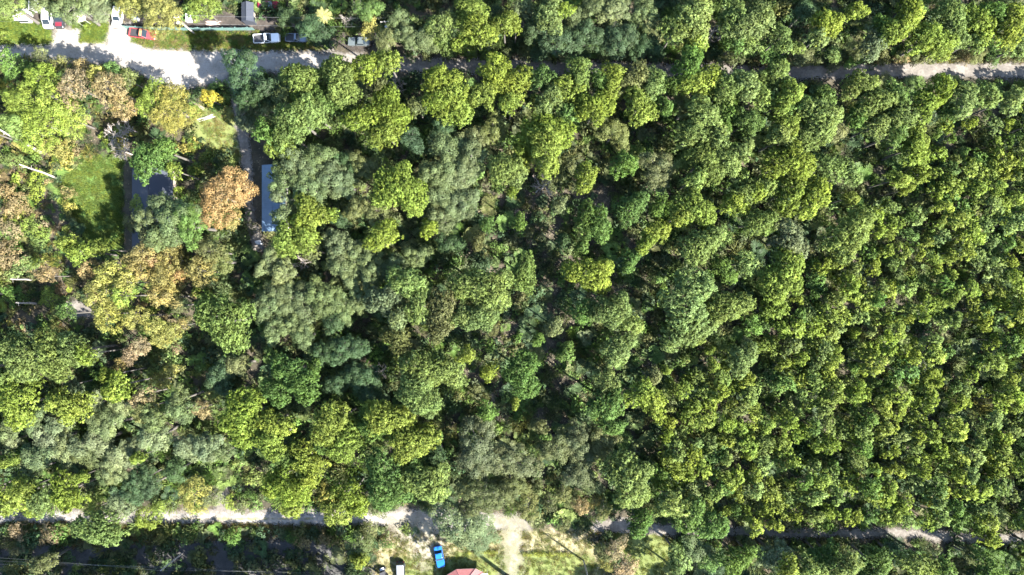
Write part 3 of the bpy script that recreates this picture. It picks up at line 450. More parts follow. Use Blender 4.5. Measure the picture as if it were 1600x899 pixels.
def vehicle(name, label, px, py, head, paint, kind='sedan', L=4.6, wd=1.82, h=1.45, roof=None, hood=None, phrase=None, cat='car'):
    """head: direction of the nose in degrees, anticlockwise from the right of the photo"""
    t = thing(name, label, cat, W(px, py, .012), math.radians(head), 'parked vehicles')
    hb = h*.6 if kind != 'pickup' else h*.58
    ba = {'sedan': (-.31, .17), 'suv': (-.47, .2), 'pickup': (-.06, .20), 'van': (-.47, .36)}[kind]   # cabin from-to along the length
    xb, xf = ba[0]*L, ba[1]*L
    bm = bmesh.new(); ro = lambda s, z, l=L: [(x*s, y*s*(1 if s == 1 else .985), z) for x, y in rounded(l, wd, .32)]
    if kind == 'pickup':
        fr = [(x+(L/2-.29*L)-.0, y) for x, y in rounded(L*.58, wd, .28)]
        loft(bm, [[(x*.99, y*.97, .28) for x, y in fr], [(x, y, .5) for x, y in fr], [(x, y, hb*.92) for x, y in fr], [(x*.985, y*.93, hb) for x, y in fr]])
    else:
        loft(bm, [ro(.97, .26), ro(1, .45), ro(1, hb*.88), ro(.955, hb)])
    part('body', bm_mesh('body', bm, paint, False), t)
    if kind == 'pickup':
        x0, x1 = -L/2, -L*.08; b = bmesh.new()
        box(b, x0+.02, x1, -wd/2+.1, wd/2-.1, .5, .6); part('bed_floor', bm_mesh('bed_floor', b, BLACKP), t)
        for s in (-1, 1): part('bed_side', boxmesh('bed_side', (x0+.06, x1-.01, s*wd/2-.07 if s > 0 else -wd/2, wd/2 if s > 0 else -wd/2+.07, .42, hb), paint, .02), t)
        part('tailgate', boxmesh('tailgate', (x0, x0+.055, -wd/2+.07, wd/2-.07, .45, hb-.02), paint, .015), t)
        part('bed_front', boxmesh('bed_front', (x1-.004, x1+.05, -wd/2+.075, wd/2-.075, .5, hb+.01), paint), t)
    # hood crease panel and bumpers
    part('hood', boxmesh('hood', (xf+.32, L/2-.22, -wd*.36, wd*.36, hb-.05, hb+.025), hood or paint, .02, tx=.97, ty=.94), t)
    for s, nm in ((1, 'bumper'), (-1, 'bumper')):
        x = s*(L/2+.03 + (.09 if s > 0 else -.02)); part(nm, boxmesh(nm, (x-.07, x+.05, -wd*.42, wd*.42, .3, .5), BLACKP if kind != 'pickup' else CHROME, .02), t)
    # greenhouse: roof on glass
    rf, rb = xf-.62*(h-hb)/.55, xb+(.5 if kind == 'sedan' else .16)*(h-hb)/.55
    wb, wt = wd*.46, wd*.385; zt = h-.05
    part('windshield', quadmesh('windshield', [(xf, -wb, hb), (xf, wb, hb), (rf, wt, zt), (rf, -wt, zt)], GLASS), t)
    part('rear_window', quadmesh('rear_window', [(xb, wb, hb), (xb, -wb, hb), (rb, -wt, zt), (rb, wt, zt)], GLASS), t)
    for s in (-1, 1):
        part('side_window', quadmesh('side_window', [(xb, s*wb, hb), (xf, s*wb, hb), (rf, s*wt, zt), (rb, s*wt, zt)][::-s], GLASS), t)
        for xa, xe in ((xf, rf), (xb, rb)):
            b = bmesh.new(); tube(b, [(xa, s*wb, hb-.02), (xe, s*wt, zt+.01)], [.05, .04], 5); part('pillar', bm_mesh('pillar', b, paint), t)
        part('mirror', boxmesh('mirror', (xf-.32, xf-.16, s*(wd/2+.08)-.09, s*(wd/2+.08)+.09, hb-.02, hb+.12), BLACKP, .02), t)
        y = s*wd*.34
        part('headlight', boxmesh('headlight', (L/2-.06, L/2+.05, y-.17, y+.17, hb*.68, hb*.86), LAMPW, .02), t)
        part('tail_light', boxmesh('tail_light', (-L/2-.05, -L/2+.03, y-.13, y+.13, hb*.62, hb*.86), LAMPR, .015), t)
        for x in (L*.31, -L*.3):
            b = bmesh.new(); bmesh.ops.create_cone(b, cap_ends=True, segments=16, radius1=.34, radius2=.34, depth=.24)
            wh = part('wheel', bm_mesh('tyre', b, RUBBER), t, (x, s*(wd/2-.08), .34), (math.pi/2, 0, 0))
            b = bmesh.new(); bmesh.ops.create_cone(b, cap_ends=True, segments=12, radius1=.21, radius2=.2, depth=.26)
            part('rim', bm_mesh('rim', b, CHROME), wh)
    bm = bmesh.new(); rl = rf-rb; rr_ = [((x+(rf+rb)/2), y) for x, y in rounded(rl+.1, wt*2+.06, .14, 3, .03)]
    loft(bm, [[(x, y, zt) for x, y in rr_], [(x, y, zt+.04) for x, y in rr_], [((x-(rf+rb)/2)*.93+(rf+rb)/2, y*.92, zt+.075) for x, y in rr_]])
    part('roof', bm_mesh('roof', bm, roof or paint), t)
    LANDMARKS.append((px, py, phrase or label)); return t

WHITE = car_paint('white_paint', (.62, .63, .63)); BLUE = car_paint('blue_paint', (.006, .085, .30), .25)
RED = car_paint('faded_red_paint', (.26, .035, .04), .5, .2); ORANGE = car_paint('faded_orange_paint', (.36, .14, .06), .6, .1)
MAROON = car_paint('maroon_paint', (.12, .006, .018)); GREYB = car_paint('grey_blue_paint', (.16, .19, .24)); BLK = car_paint('black_paint', (.02, .022, .026))
SILVER = car_paint('silver_paint', (.42, .43, .45)); GREENG = car_paint('grey_green_paint', (.06, .072, .072))  # grey-green is lowered to stand in for shade on that car
vehicle('blue_sedan', 'bright blue sedan parked on the sandy lawn apron', 687, 868, -79, BLUE, 'sedan', 4.7, 1.8, 1.45, phrase='the blue sedan')
vehicle('silver_suv', 'black SUV with pale silver roof on the lawn', 627, 893, -88, BLK, 'suv', 4.8, 1.9, 1.78, roof=paint_mat('pale_roof', (.115, .125, .14), .35, 0, .5, .5), phrase='the silver-roofed SUV')
vehicle('red_pickup', 'faded red pickup with orange cab roof on the grass verge', 225, 55, -8, RED, 'pickup', 5.7, 1.95, 1.75, roof=ORANGE, phrase='the red pickup', cat='pickup truck')
vehicle('white_pickup', 'white pickup with open bed in shade beside the sandy road', 418, 62, 3, WHITE, 'pickup', 5.7, 1.95, 1.75, phrase='the white pickup in the shade', cat='pickup truck')
vehicle('grey_pickup', 'small grey pickup in deep shade behind the white pickup', 464, 61, -2, GREYB, 'pickup', 4.7, 1.75, 1.6, phrase='the small grey pickup', cat='pickup truck')
vehicle('grey_sedan', 'grey-green car with dark sunroof parked under yellow tree', 562, 67, 180, GREENG, 'sedan', 4.8, 1.85, 1.5, phrase='the grey-green car')
vehicle('white_van', 'white van with square windscreen nosing out from under trees', 78.5, 29, -90, WHITE, 'van', 4.9, 1.9, 1.9, phrase='the white van', cat='van')
vehicle('white_suv', 'white SUV standing at the end of the teal fence', 187, 29, -98, WHITE, 'suv', 4.6, 1.95, 1.7, phrase='the white SUV')
vehicle('black_pickup', 'black pickup parked right beside the white van', 96, 28, -90, BLK, 'suv', 5.0, 2.1, 1.75, phrase='the black SUV beside the van', hood=car_paint('dark_red_hood', (.12, .012, .02)))
bpy.data.objects['black_pickup'].name = 'black_suv'; bpy.data.objects['black_suv']['label'] = 'black SUV with dark red hood right beside the white van'
vehicle('maroon_suv', 'maroon SUV parked in shade among trees at top edge', 421, 12, 2, MAROON, 'suv', 4.6, 1.9, 1.7, phrase='the maroon SUV')

TEAL = paint_mat('teal_paint', (.075, .135, .125), .7, grain=.35); GALV = paint_mat('pale_blue_metal', (.085, .135, .195), .5, .2, grain=.3, gscale=1.2)  # metal roof colour is blued and darkened to stand in for shade
WALLW = paint_mat('pale_wall', (.35, .34, .32), .8); DARKR = paint_mat('dark_shingles', (.020, .025, .036), .85, grain=.4, gscale=6, bump=.5)  # shingle colour is lowered so the roof looks shaded by trees
REDR = paint_mat('red_shingles', (.24, .085, .08), .85, grain=.5, gscale=5, bump=.5); WHITEM = paint_mat('white_metal', (.45, .45, .45), .5, grain=.1)
WOOD = paint_mat('weathered_wood', (.17, .145, .12), .85, grain=.35); PINKW = paint_mat('pinkish_boards', (.26, .19, .165), .8)
FABRIC = paint_mat('beige_canvas', (.34, .33, .23), .9, grain=.15); WIRE = paint_mat('cable', (.12, .125, .125), .5); DKWIN = GLASS

def gable_house(name, label, px0, py0, px1, py1, eave, ridge, roofmat, along='y', ribs=0, over=.35, phrase=None, cat='house', wall=None):
    a, b = W(px0, py1, eave), W(px1, py0, eave); cx, cy = (a.x+b.x)/2, (a.y+b.y)/2
    X, Y = (b.x-a.x)/2, (b.y-a.y)/2
    t = thing(name, label, cat, (cx, cy, 0))
    if along == 'x': X, Y = Y, X; t.rotation_euler.z = math.pi/2
    x, y = X-over, Y-over
    bm = bmesh.new(); v = [bm.verts.new(p) for p in ((-x, -y, 0), (x, -y, 0), (x, y, 0), (-x, y, 0), (-x, -y, eave), (x, -y, eave), (x, y, eave), (-x, y, eave), (0, -y, ridge-.1), (0, y, ridge-.1))]
    for f in ((0, 1, 5, 8, 4), (2, 3, 7, 9, 6), (1, 2, 6, 5), (3, 0, 4, 7), (4, 8, 9, 7), (5, 6, 9, 8)): bm.faces.new([v[i] for i in f])
    part('wall', bm_mesh('wall', bm, wall or WALLW), t)
    for s in (-1, 1):
        bm = bmesh.new(); th = .08; p = [(0, -Y, ridge), (s*X, -Y, eave-.05), (s*X, Y, eave-.05), (0, Y, ridge)]
        v = [bm.verts.new(q) for q in p] + [bm.verts.new((q[0], q[1], q[2]-th)) for q in p]
        for f in ((0, 1, 2, 3), (7, 6, 5, 4), (0, 4, 5, 1), (1, 5, 6, 2), (2, 6, 7, 3), (3, 7, 4, 0)): bm.faces.new([v[i] for i in f])
        bmesh.ops.recalc_face_normals(bm, faces=bm.faces)
        ro = part('roof', bm_mesh('roof', bm, roofmat), t)
        if ribs:
            n = int(2*Y/ribs)
            rb = bmesh.new(); box(rb, 0, 1, -.03, .03, 0, .05); L = math.hypot(X, ridge-eave+.05); rm = bm_mesh('seam', rb, roofmat)
            for k in range(n+1):
                q = part('seam', rm, ro, (0, -Y+.05+k*(2*Y-.1)/n, ridge+.004), (0, math.atan2(ridge-eave+.05, X), 0) if s > 0 else (0, math.pi-math.atan2(ridge-eave+.05, X), 0))
                q.scale = (L, 1, 1 if s > 0 else -1)
    bm = bmesh.new(); tube(bm, [(0, -Y-.01, ridge+.02), (0, Y+.01, ridge+.02)], [.09, .09], 6); part('ridge_cap', bm_mesh('ridge_cap', bm, roofmat), t)
    for k in (-.5, .1, .55):
        for s in (-1, 1): part('window', boxmesh('window', (s*x-.03, s*x+.03, k*y-.5, k*y+.5, eave*.4, eave*.8), DKWIN), t)
    part('door', boxmesh('door', (x-.02, x+.05, -.15*y-.45, -.15*y+.45, .02, 2.0), WOOD), t)
    LANDMARKS.append(((px0+px1)/2, (py0+py1)/2, phrase or label)); return t
gable_house('dark_roof_house', 'house with dark blue-grey shingle roof half hidden under trees', 206, 264, 270, 396, 2.9, 4.6, DARKR, 'y', 0, phrase='the dark roofed house', wall=WOOD)
gable_house('metal_roof_house', 'long narrow building with pale blue metal roof beside the driveway', 409, 258, 446, 362, 3.4, 4.2, GALV, 'y', .9, phrase='the metal roofed building')
gable_house('small_shed', 'small white shed with pinkish lower roof in the far left yard', 22, 14, 42, 32, 2.2, 2.9, WHITEM, 'x', .6, .15, 'the small white shed', 'shed')
gable_house('small_shed', 'white roofed shed peeking out behind the small white shed', 44, 0, 62, 15, 2.2, 2.8, WHITEM, 'y', .6, .15, 'the rear white shed', 'shed')
gable_house('dark_shed', 'dark blue roofed shed in shade left of the maroon SUV', 377, 4, 396, 34, 2.3, 3.0, DARKR, 'y', 0, .15, 'the dark shed', 'shed', wall=DARKR)
# red hip roof house at the bottom edge
def hip_house():
    o = W(724, 925); t = thing('red_roof_house', 'house with red shingle hip roof cut by the bottom edge', 'house', o)
    ev = [W(x, y, 2.5)-o for x, y in ((692, 960), (692, 903), (713, 890), (743, 889), (755, 895), (755, 960))]
    ra, rb = W(724, 914, 4.3)-o, W(724, 950, 4.3)-o
    lo = [Vector((p.x*.76, p.y*.70, 0)) for p in ev]; bm = bmesh.new()
    A = [bm.verts.new(p) for p in lo]; B = [bm.verts.new((p.x, p.y, 2.75)) for p in lo]
    for k in range(6): bm.faces.new((A[k], B[k], B[(k+1) % 6], A[(k+1) % 6]))
    bmesh.ops.recalc_face_normals(bm, faces=bm.faces); part('wall', bm_mesh('wall', bm, WALLW), t)
    for f in ((ev[1], ra, rb, ev[0]), (ev[2], ra, ev[1]), (ev[3], ra, ev[2]), (ev[4], ra, ev[3]), (ev[5], rb, ra, ev[4]), (ev[0], rb, ev[5])):
        bm = bmesh.new(); v = [bm.verts.new(p) for p in f] + [bm.verts.new(p-Vector((0, 0, .12))) for p in f]; n = len(f)
        bm.faces.new(v[:n]); bm.faces.new(v[n:][::-1])
        for k in range(n): bm.faces.new((v[k], v[k+n], v[(k+1) % n+n], v[(k+1) % n]))
        bmesh.ops.recalc_face_normals(bm, faces=bm.faces); part('roof', bm_mesh('roof', bm, REDR), t)
    for k in range(6):
        p = ra if 1 <= k <= 4 else rb
        bm = bmesh.new(); tube(bm, [ev[k], p], [.09, .09], 5); part('hip_cap', bm_mesh('hip_cap', bm, REDR), t)
        a, b = ev[k], ev[(k+1) % 6]; bm = bmesh.new(); tube(bm, [a-Vector((0, 0, .06)), b-Vector((0, 0, .06))], [.05, .05], 6); part('gutter', bm_mesh('gutter', bm, PINKW), t)
    bm = bmesh.new(); tube(bm, [ra, rb], [.1, .1], 5); part('ridge_cap', bm_mesh('ridge_cap', bm, REDR), t)
    d = lo[3]-lo[2]
    for f in (.25, .7):
        c = lo[2]+d*f; part('window', boxmesh('window', (c.x-.5, c.x+.5, c.y-.03, c.y+.04, .9, 1.9), GLASS), t)
    LANDMARKS.append((725, 892, 'the red roofed house'))
hip_house()
def porch():   # pale slab and roof corner right of the red roof
    t = thing('white_awning', 'small white awning at the corner of the red roofed house', 'awning', W(758, 893))
    part('roof', boxmesh('roof', (-.9, .7, -3.4, .6, 2.6, 2.68), WHITEM, tx=.97, ty=.98), t)
    for x, y in ((-.6, .4), (.5, .4), (.5, -3.2), (-.6, -3.2)):
        part('post', boxmesh('post', (x-.05, x+.05, y-.05, y+.05, 0, 2.6), WHITEM), t)
porch()
# teal board fence along the yards
def fence():
    t = thing('teal_fence', 'long teal board fence behind the red pickup', 'fence', W(290, 46)); base = W(290, 46)
    xs = list(np.linspace(199, 398, 84)); bmB = boxmesh('board', (-.15, .15, -.012, .012, .08, 1.75), TEAL); pm = boxmesh('post', (-.06, .06, -.06, .06, 0, 1.85), TEAL); rail = None
    yf = lambda x: 45.5 + 1.5*math.sin((x-199)/60) + (x-199)*.012
    for i, x in enumerate(xs):
        p = W(x, yf(x)) - base; d = (W(x+2, yf(x+2)) - W(x-2, yf(x-2)))
        o = part('board', bmB, t, p, (R.uniform(-.03, .03), R.uniform(-.015, .015), math.atan2(d.y, d.x))); o.scale = (1, 1, R.uniform(.95, 1.03))
        if i % 8 == 0: part('post', pm, t, p+Vector((0, .08, 0)), (0, 0, math.atan2(d.y, d.x)))
    for z in (.5, 1.4):
        bm = bmesh.new(); tube(bm, [W(x, yf(x)) - base + Vector((0, .05, z)) for x in np.linspace(199, 398, 30)], [.04]*30, 4); part('rail', bm_mesh('rail', bm, TEAL), t)
    LANDMARKS.append((290, 44, 'the teal fence'))
fence()
# beige hexagonal canopy
def canopy():
    t = thing('garden_canopy', 'beige six sided garden canopy at the edge of the green yard', 'canopy', W(134, 30)); r = 1.75
    pts = [(r*math.cos(k*math.pi/3+.3), r*math.sin(k*math.pi/3+.3), 2.2) for k in range(6)]
    for k in range(6):
        part('panel', quadmesh('panel', [(0, 0, 2.9), pts[k], pts[(k+1) % 6]], FABRIC, .015), t)
        bm = bmesh.new(); tube(bm, [(pts[k][0]*.95, pts[k][1]*.95, 0), (pts[k][0]*.95, pts[k][1]*.95, 2.2)], [.035, .035], 6); part('leg', bm_mesh('leg', bm, WHITEM), t)
    LANDMARKS.append((134, 28, 'the beige canopy'))
canopy()
# loose things in the yards
def crate(name, label, px, py, sx, sy, h, mat, rz, cat):
    t = thing(name, label, cat, W(px, py, .02), rz)
    part('case', boxmesh('case', (-sx/2, sx/2, -sy/2, sy/2, .04, h), mat, .03), t)
    part('lid', boxmesh('lid', (-sx/2-.03, sx/2+.03, -sy/2-.03, sy/2+.03, h, h+.06), mat, .02), t)
    for s in (-1, 1): part('runner', boxmesh('runner', (-sx/2+.05, sx/2-.05, s*sy*.36-.05, s*sy*.36+.05, 0, .045), WOOD), t)
crate('storage_box', 'white storage box between white SUV and yellow tree', 213, 31, 1.4, .8, .7, WHITEM, -.1, 'box')
crate('old_freezer', 'white chest freezer standing right of the transformer pole', 297, 30, 1.1, 1.7, .9, WHITEM, .03, 'freezer')
def boards(label, px, py, n, L, rz, mat):
    t = thing('board_pile', label, 'board pile', W(px, py, .02), rz)
    for k in range(n):
        part('board', boxmesh('board', (-L/2*R.uniform(.8, 1), L/2*R.uniform(.8, 1), -.09, .09, 0, .05), mat), t, (R.uniform(-.2, .2), (k-n/2)*.23+R.uniform(-.04, .04), .055*(k % 2)), (0, 0, R.uniform(-.12, .12)))
boards('pile of pinkish boards above the right end of the teal fence', 333, 36, 5, 3.4, -.05, PINKW)
boards('pale boards scattered between freezer and dark shed', 306, 28, 4, 2.2, .7, WOOD)
boards('pale boards lying on the lawn beside the vivid yellow tree', 322, 184, 3, 4.0, .25, WHITEM)
boards('weathered boards on the grass left of the vivid yellow tree', 310, 164, 3, 3.6, -.5, WOOD)
boards('white boards lying beside the metal roofed building', 404, 378, 4, 1.4, .1, WHITEM)
# black buggy
def buggy():
    t = thing('black_buggy', 'black open buggy at the bottom edge left of the SUV', 'buggy', W(600, 894), math.radians(-70), None)
    part('chassis', boxmesh('chassis', (-1.2, 1.25, -.5, .5, .35, .6), BLK, .05, ty=.9), t); part('hood', boxmesh('hood', (.5, 1.3, -.48, .48, .6, .85), BLK, .05, tx=.9, ty=.8), t)
    for s in (-1, 1):
        part('seat', boxmesh('seat', (-.45, .05, s*.25-.2, s*.25+.2, .6, .75), RUBBER, .04), t); part('seat_back', boxmesh('seat_back', (-.55, -.43, s*.25-.2, s*.25+.2, .7, 1.25), RUBBER, .03), t)
        bm = bmesh.new(); tube(bm, [(.45, s*.52, .6), (.15, s*.52, 1.6), (-.6, s*.52, 1.6), (-.9, s*.52, .6)], [.035]*4, 6); part('roll_bar', bm_mesh('roll_bar', bm, BLACKP), t)
        for x in (-.85, .9):
            b = bmesh.new(); bmesh.ops.create_cone(b, cap_ends=True, segments=14, radius1=.33, radius2=.33, depth=.28); part('wheel', bm_mesh('wheel', b, RUBBER), t, (x, s*.62, .33), (math.pi/2, 0, 0))
    part('roof', boxmesh('roof', (-.6, .2, -.55, .55, 1.62, 1.66), BLACKP), t); part('cargo_rack', boxmesh('cargo_rack', (-1.25, -.7, -.45, .45, .62, .7), SILVER), t)
    LANDMARKS.append((600, 893, 'the black buggy'))
buggy()
# utility poles and lines
POLEW = paint_mat('bleached_pole', (.22, .205, .185), .85, grain=.25); GREYM = paint_mat('transformer_grey', (.4, .41, .42), .45)
def pole(label, top, h, rz, arm=1.8, transformer=False, phrase=None):
    b = W(*top, h); t = thing('utility_pole', label, 'utility pole', (b.x, b.y, 0), rz, 'utility poles')
    bm = bmesh.new(); tube(bm, [(0, 0, 0), (0, 0, h*.5), (0, 0, h)], [.19, .16, .12], 10); part('post', bm_mesh('post', bm, POLEW), t)
    if arm:
        part('crossarm', boxmesh('crossarm', (.1, .2, -arm/2, arm/2, h-.7, h-.56), POLEW), t)
        for y in (-.45*arm, 0.1*arm, .45*arm):
            bm = bmesh.new(); tube(bm, [(.15, y, h-.56), (.15, y, h-.46), (.15, y, h-.36)], [.03, .07, .04], 6); part('insulator', bm_mesh('insulator', bm, GREYM), t)
    if transformer:
        bm = bmesh.new(); tube(bm, [(0, 0, 0), (0, 0, .08), (0, 0, .8), (0, 0, .9), (0, 0, 1.0)], [.3, .34, .34, .28, .05], 12); tr = part('transformer', bm_mesh('transformer', bm, GREYM), t, (-.52, 0, h-2.4))
        bm = bmesh.new(); tube(bm, [(0, 0, .95), (0, 0, 1.25)], [.06, .03], 6); part('bushing', bm_mesh('bushing', bm, GREYM), tr)
    LANDMARKS.append((top[0]+10, top[1]+8, phrase or label)); return Vector((b.x, b.y, h-.4))
p1 = pole('utility pole with pale transformer above the teal fence', (272, 27), 9, math.radians(95), 1.6, True, 'the transformer pole')
p2 = pole('utility pole with crossarm beside the grey-green oaks at the top', (601, 33.5), 9, math.radians(95), 2.0, True, 'the upper utility pole')
p3 = pole('bleached utility pole leaning out over the dark strip at bottom left', (251, 892), 9.5, math.radians(80), 0, False, 'the bleached pole')
p4 = pole('utility pole at the bottom edge right of the mown lawn', (919, 903), 9, math.radians(85), 1.6, False, 'the bottom edge pole')
p5 = W(1047, 857)
def wire(label, a, b, sag):
    bm = bmesh.new(); n = 16
    tube(bm, [a.lerp(b, i/n) - Vector((0, 0, sag*4*(i/n)*(1-i/n))) for i in range(n+1)], [.012]*(n+1), 3)
    o = link(bpy.data.objects.new('power_line', bm_mesh('power_line', bm, WIRE))); tag(o, label, 'power line', 'power lines'); return o
far1 = W(-160, 22, 9)
wire('upper power line running left from the transformer pole', p1+Vector((0, .6, .1)), far1+Vector((0, .7, 0)), .5)
wire('lower power line running left from the transformer pole', p1+Vector((0, -.6, -1.2)), far1+Vector((0, -.7, -1)), .6)
wire('power line strung between the transformer pole and upper utility pole', p1+Vector((0, .6, .1)), p2+Vector((0, .8, .1)), .6)
wire('service line hung below the line between the two upper poles', p1+Vector((0, -.4, -1.5)), p2+Vector((0, -.4, -1.5)), .8)
wire('thin stay wire dropping from the transformer pole to the grass', p1+Vector((0, 0, -.5)), W(290, 60, 0), 0)
for k, (dz, dy, lb) in enumerate(((0, 0, 'topmost'), (-1.1, 0, 'second'), (-1.9, 0, 'lowest'))):
    q = p3+Vector((0, dy, dz+.3))
    wire(lb+' power line running left from the bleached pole', q, W(-160, 862 + 10*k, 9.2+dz*.9), .5)
    wire(lb+' power line running right from the bleached pole', q, W(590, 899 + 6*k, 9.2+dz*.9), .5)

# standing dead trunks
def snag(label, bx, by, tx, ty, r=.2):
    k = math.hypot(tx-800, ty-449.5)/math.hypot(bx-800, by-449.5); h = HC*(1-1/k)
    b = W(bx, by); e = W(tx, ty, h) - b; t = thing('dead_trunk', label, 'dead tree', b, 0, 'bleached dead trunks')
    bm = bmesh.new(); tube(bm, [(0, 0, 0), (0, 0, .2), e*.4+Vector((.1, .08, 0)), e*.75+Vector((.05, -.05, 0)), e], [r*1.5, r*1.1, r*.95, r*.75, r*.45], 7)
    part('trunk', bm_mesh('trunk', bm, PALE, True), t)
    for f, a in ((.7, 1), (.82, 3.5), (.9, 5.2)):
        bm = bmesh.new(); s = e*f; q = Vector((math.cos(a), math.sin(a), .5))*R.uniform(.5, 1.0); tube(bm, [s, s+q], [r*.3, r*.12], 4); part('branch_stub', bm_mesh('branch_stub', bm, PALE), t)
snag('long bleached dead trunk topmost on the far left edge', 63, 238, -2, 202, .3)
snag('bleached dead trunk just below the longest one at far left', 88, 278, 30, 257, .22)
snag('short bleached dead trunk among tan bushes left of yellow trees', 53, 438, 16, 436, .2)
snag('short white dead trunk, lowest of the four at left', 60, 475, 25, 473, .24)
# cabbage palm
def palm():
    h = 5.5; b = W(505, 24, h); t = thing('cabbage_palm', 'pale cabbage palm with spreading fronds above the shaded road', 'palm tree', (b.x, b.y, 0))
    bm = bmesh.new(); tube(bm, [(0, 0, 0), (0, 0, .3), (.1, 0, h*.6), (0, 0, h)], [.26, .19, .17, .15], 8); part('trunk', bm_mesh('trunk', bm, BARK, True), t)
    for k in range(18):
        a = k*2.39996; el = .95-.06*k; L = R.uniform(1.7, 2.2); d = Vector((math.cos(a), math.sin(a), 0)); s = Vector((-d.y, d.x, 0)); V = []; CC = []
        sp = [Vector((0, 0, h)) + d*L*q*math.cos(el*(1-q*.9)) + Vector((0, 0, L*q*math.sin(el)*(1-q*.75)-.55*q*q*L*(1-el*.7))) for q in np.linspace(0, 1, 9)]
        for i in range(1, 8):
            for sd in (-1, 1):
                p = sp[i]; e = p + (s*sd*.75 + d*.65)*(.85-.09*i) - Vector((0, 0, .12)); wv = d*.09
                V.append((p-wv, p+wv, e+wv*.5, e-wv*.5)); CC.append((R.random(), .5, .3))
            V.append((sp[i-1]-s*.03, sp[i-1]+s*.03, sp[i]+s*.03, sp[i]-s*.03)); CC.append((.8, .5, .3))
        f = part('frond', quads('frond', np.array([[tuple(c) for c in q] for q in V]), np.array(CC), LEAF), t); f.color = (.30, .30, .12, 1)
    LANDMARKS.append((505, 24, 'the cabbage palm'))
palm()

def inside(x, y, poly):
    c = False; n = len(poly)
    for i in range(n):
        (x1, y1), (x2, y2) = poly[i], poly[(i+1) % n]
        if (y1 > y) != (y2 > y) and x < (x2-x1)*(y-y1)/(y2-y1)+x1: c = not c
    return c
# ------------------------------------------------------------------ trees, each a thing with trunk and crown
KEEP = [(x, y, 24, 14) if 'pickup' in q or 'car' in q else (x, y, 14, 22) for x, y, q in LANDMARKS if any(w_ in q for w_ in ('sedan', 'SUV', 'pickup', 'car', 'van', 'shed', 'canopy'))] + [(428, 310, 22, 56), (238, 330, 33, 68)]
def place(kind, col, px, py, rpx, label, h=None, spread=.12):
    pr = PROTO[kind]
    if kind == 'Y' and h is None: h = R.uniform(8.4, 12.6)
    rm = rpx*(HC-12)/FPX
    best = sorted(pr, key=lambda q: abs(math.log(q[0]/rm)))[:4 if kind != 'B' else 4]
    best = [q for q in best if abs(q[0]-best[0][0]) < .01]
    Rr, hh, cm, tm, zc = R.choice(best); s = rm/Rr
    sz = (h/hh) if h else (s**.35)*R.uniform(.93, 1.07)
    zt = hh*sz*(.9 if kind != 'S' else .6); p = W(px, py, zt)
    if kind in 'PODB':
        for _ in range(14):       # keep trunks off the roads, the parked cars and the houses
            gx, gy = 800+p.x*FPX/HC, 449.5-p.y*FPX/HC
            if hh*sz < 4.5 or not (any(inside(gx, gy+d, q) for q in ROADS for d in (-3, 3)) or any(abs(gx-v[0]) < v[2] and abs(gy-v[1]) < v[3] for v in KEEP)): break
            sz *= .92; zt = hh*sz*.9; p = W(px, py, zt)
    nm, noun, cat, grp = KNAME[kind]
    t = thing(nm, label, cat, (p.x, p.y, 0), R.uniform(0, 6.28), grp); t.scale = (s*R.uniform(.84, 1.2), s*R.uniform(.84, 1.2), sz)
    tr = part('trunk', tm, t); c = part('crown' if kind != 'B' else 'branches', cm, t, (0, 0, zc))
    k = R.uniform(1-spread, 1+spread); j = R.uniform(1-spread*.75, 1+spread*.25)
    b = COL[col]; c.color = (min(1, b[0]*k*j), min(1, b[1]*k), min(1, b[2]*k*R.uniform(.85, 1.15)), 1)
    return t
ents, HX = [], []
for ln in TREES.strip().split('\n'):
    for e in ln.split(';'):
        q = e.split(); q, hx = q[:5], (float(q[5]) if len(q) > 5 else None)
        if len(q) >= 5: ents.append((q[0], q[1], float(q[2]), float(q[3]), float(q[4]))); HX.append(hx)
COLN = ['at the far left', 'on the left', 'left of centre', 'just left of centre', 'just right of centre', 'right of centre', 'on the right', 'at the far right']
ROWN = ['top edge', 'upper track band', 'upper woods', 'upper middle woods', 'middle woods', 'lower middle woods', 'lower woods', 'bottom edge']
ORD = ['leftmost', 'second from left', 'third from left', 'fourth from left', 'fifth from left', 'sixth from left', 'seventh from left', 'eighth from left', 'ninth from left', 'tenth from left']
def sizeword(k, r):
    a, b = {'P': (16, 30), 'O': (18, 29), 'D': (17, 28), 'S': (11, 19), 'B': (13, 21)}[k]
    return 'small ' if r < a else ('broad ' if r > b else '')
def direction(dx, dy):
    if abs(dx) > 2*abs(dy): return 'right of' if dx > 0 else 'left of'
    if abs(dy) > 2*abs(dx): return 'below' if dy > 0 else 'above'
    return ('lower ' if dy > 0 else 'upper ') + ('right of' if dx > 0 else 'left of')
labels = {}
by_look = {}
for i, (k, c, x, y, r) in enumerate(ents):
    by_look.setdefault((k, c, sizeword(k, r)), []).append(i)
cand = {}
for i, (k, c, x, y, r) in enumerate(ents):
    d, lx, ly, ph = min((math.hypot(x-lx, y-ly), lx, ly, ph) for lx, ly, ph in LANDMARKS)
    if d < 75:
        dr = direction(x-lx, y-ly); dr = dr.replace('lower ', 'below and ').replace('upper ', 'above and ')
        cand.setdefault(f"{sizeword(k, r)}{CNAME[c]} {KNAME[k][1]} just {dr} {ph}", []).append(i)
for lb, ii in cand.items():
    if len(ii) == 1: labels[ii[0]] = lb
for i, lb in labels.items():
    for w_ in ('just ', 'broad ', 'small ', 'leafy '):
        if len(re.findall(r'\w+', lb)) > 15: lb = lb.replace(w_, '')
    if len(lb.replace('-', ' ').split()) > 16: print('LONG', lb)
    labels[i] = lb
cells = {}
for i, (k, c, x, y, r) in enumerate(ents):
    if i in labels: continue
    cells.setdefault((k, c, sizeword(k, r), min(7, int(y/112.4)), min(7, int(x/200))), []).append(i)
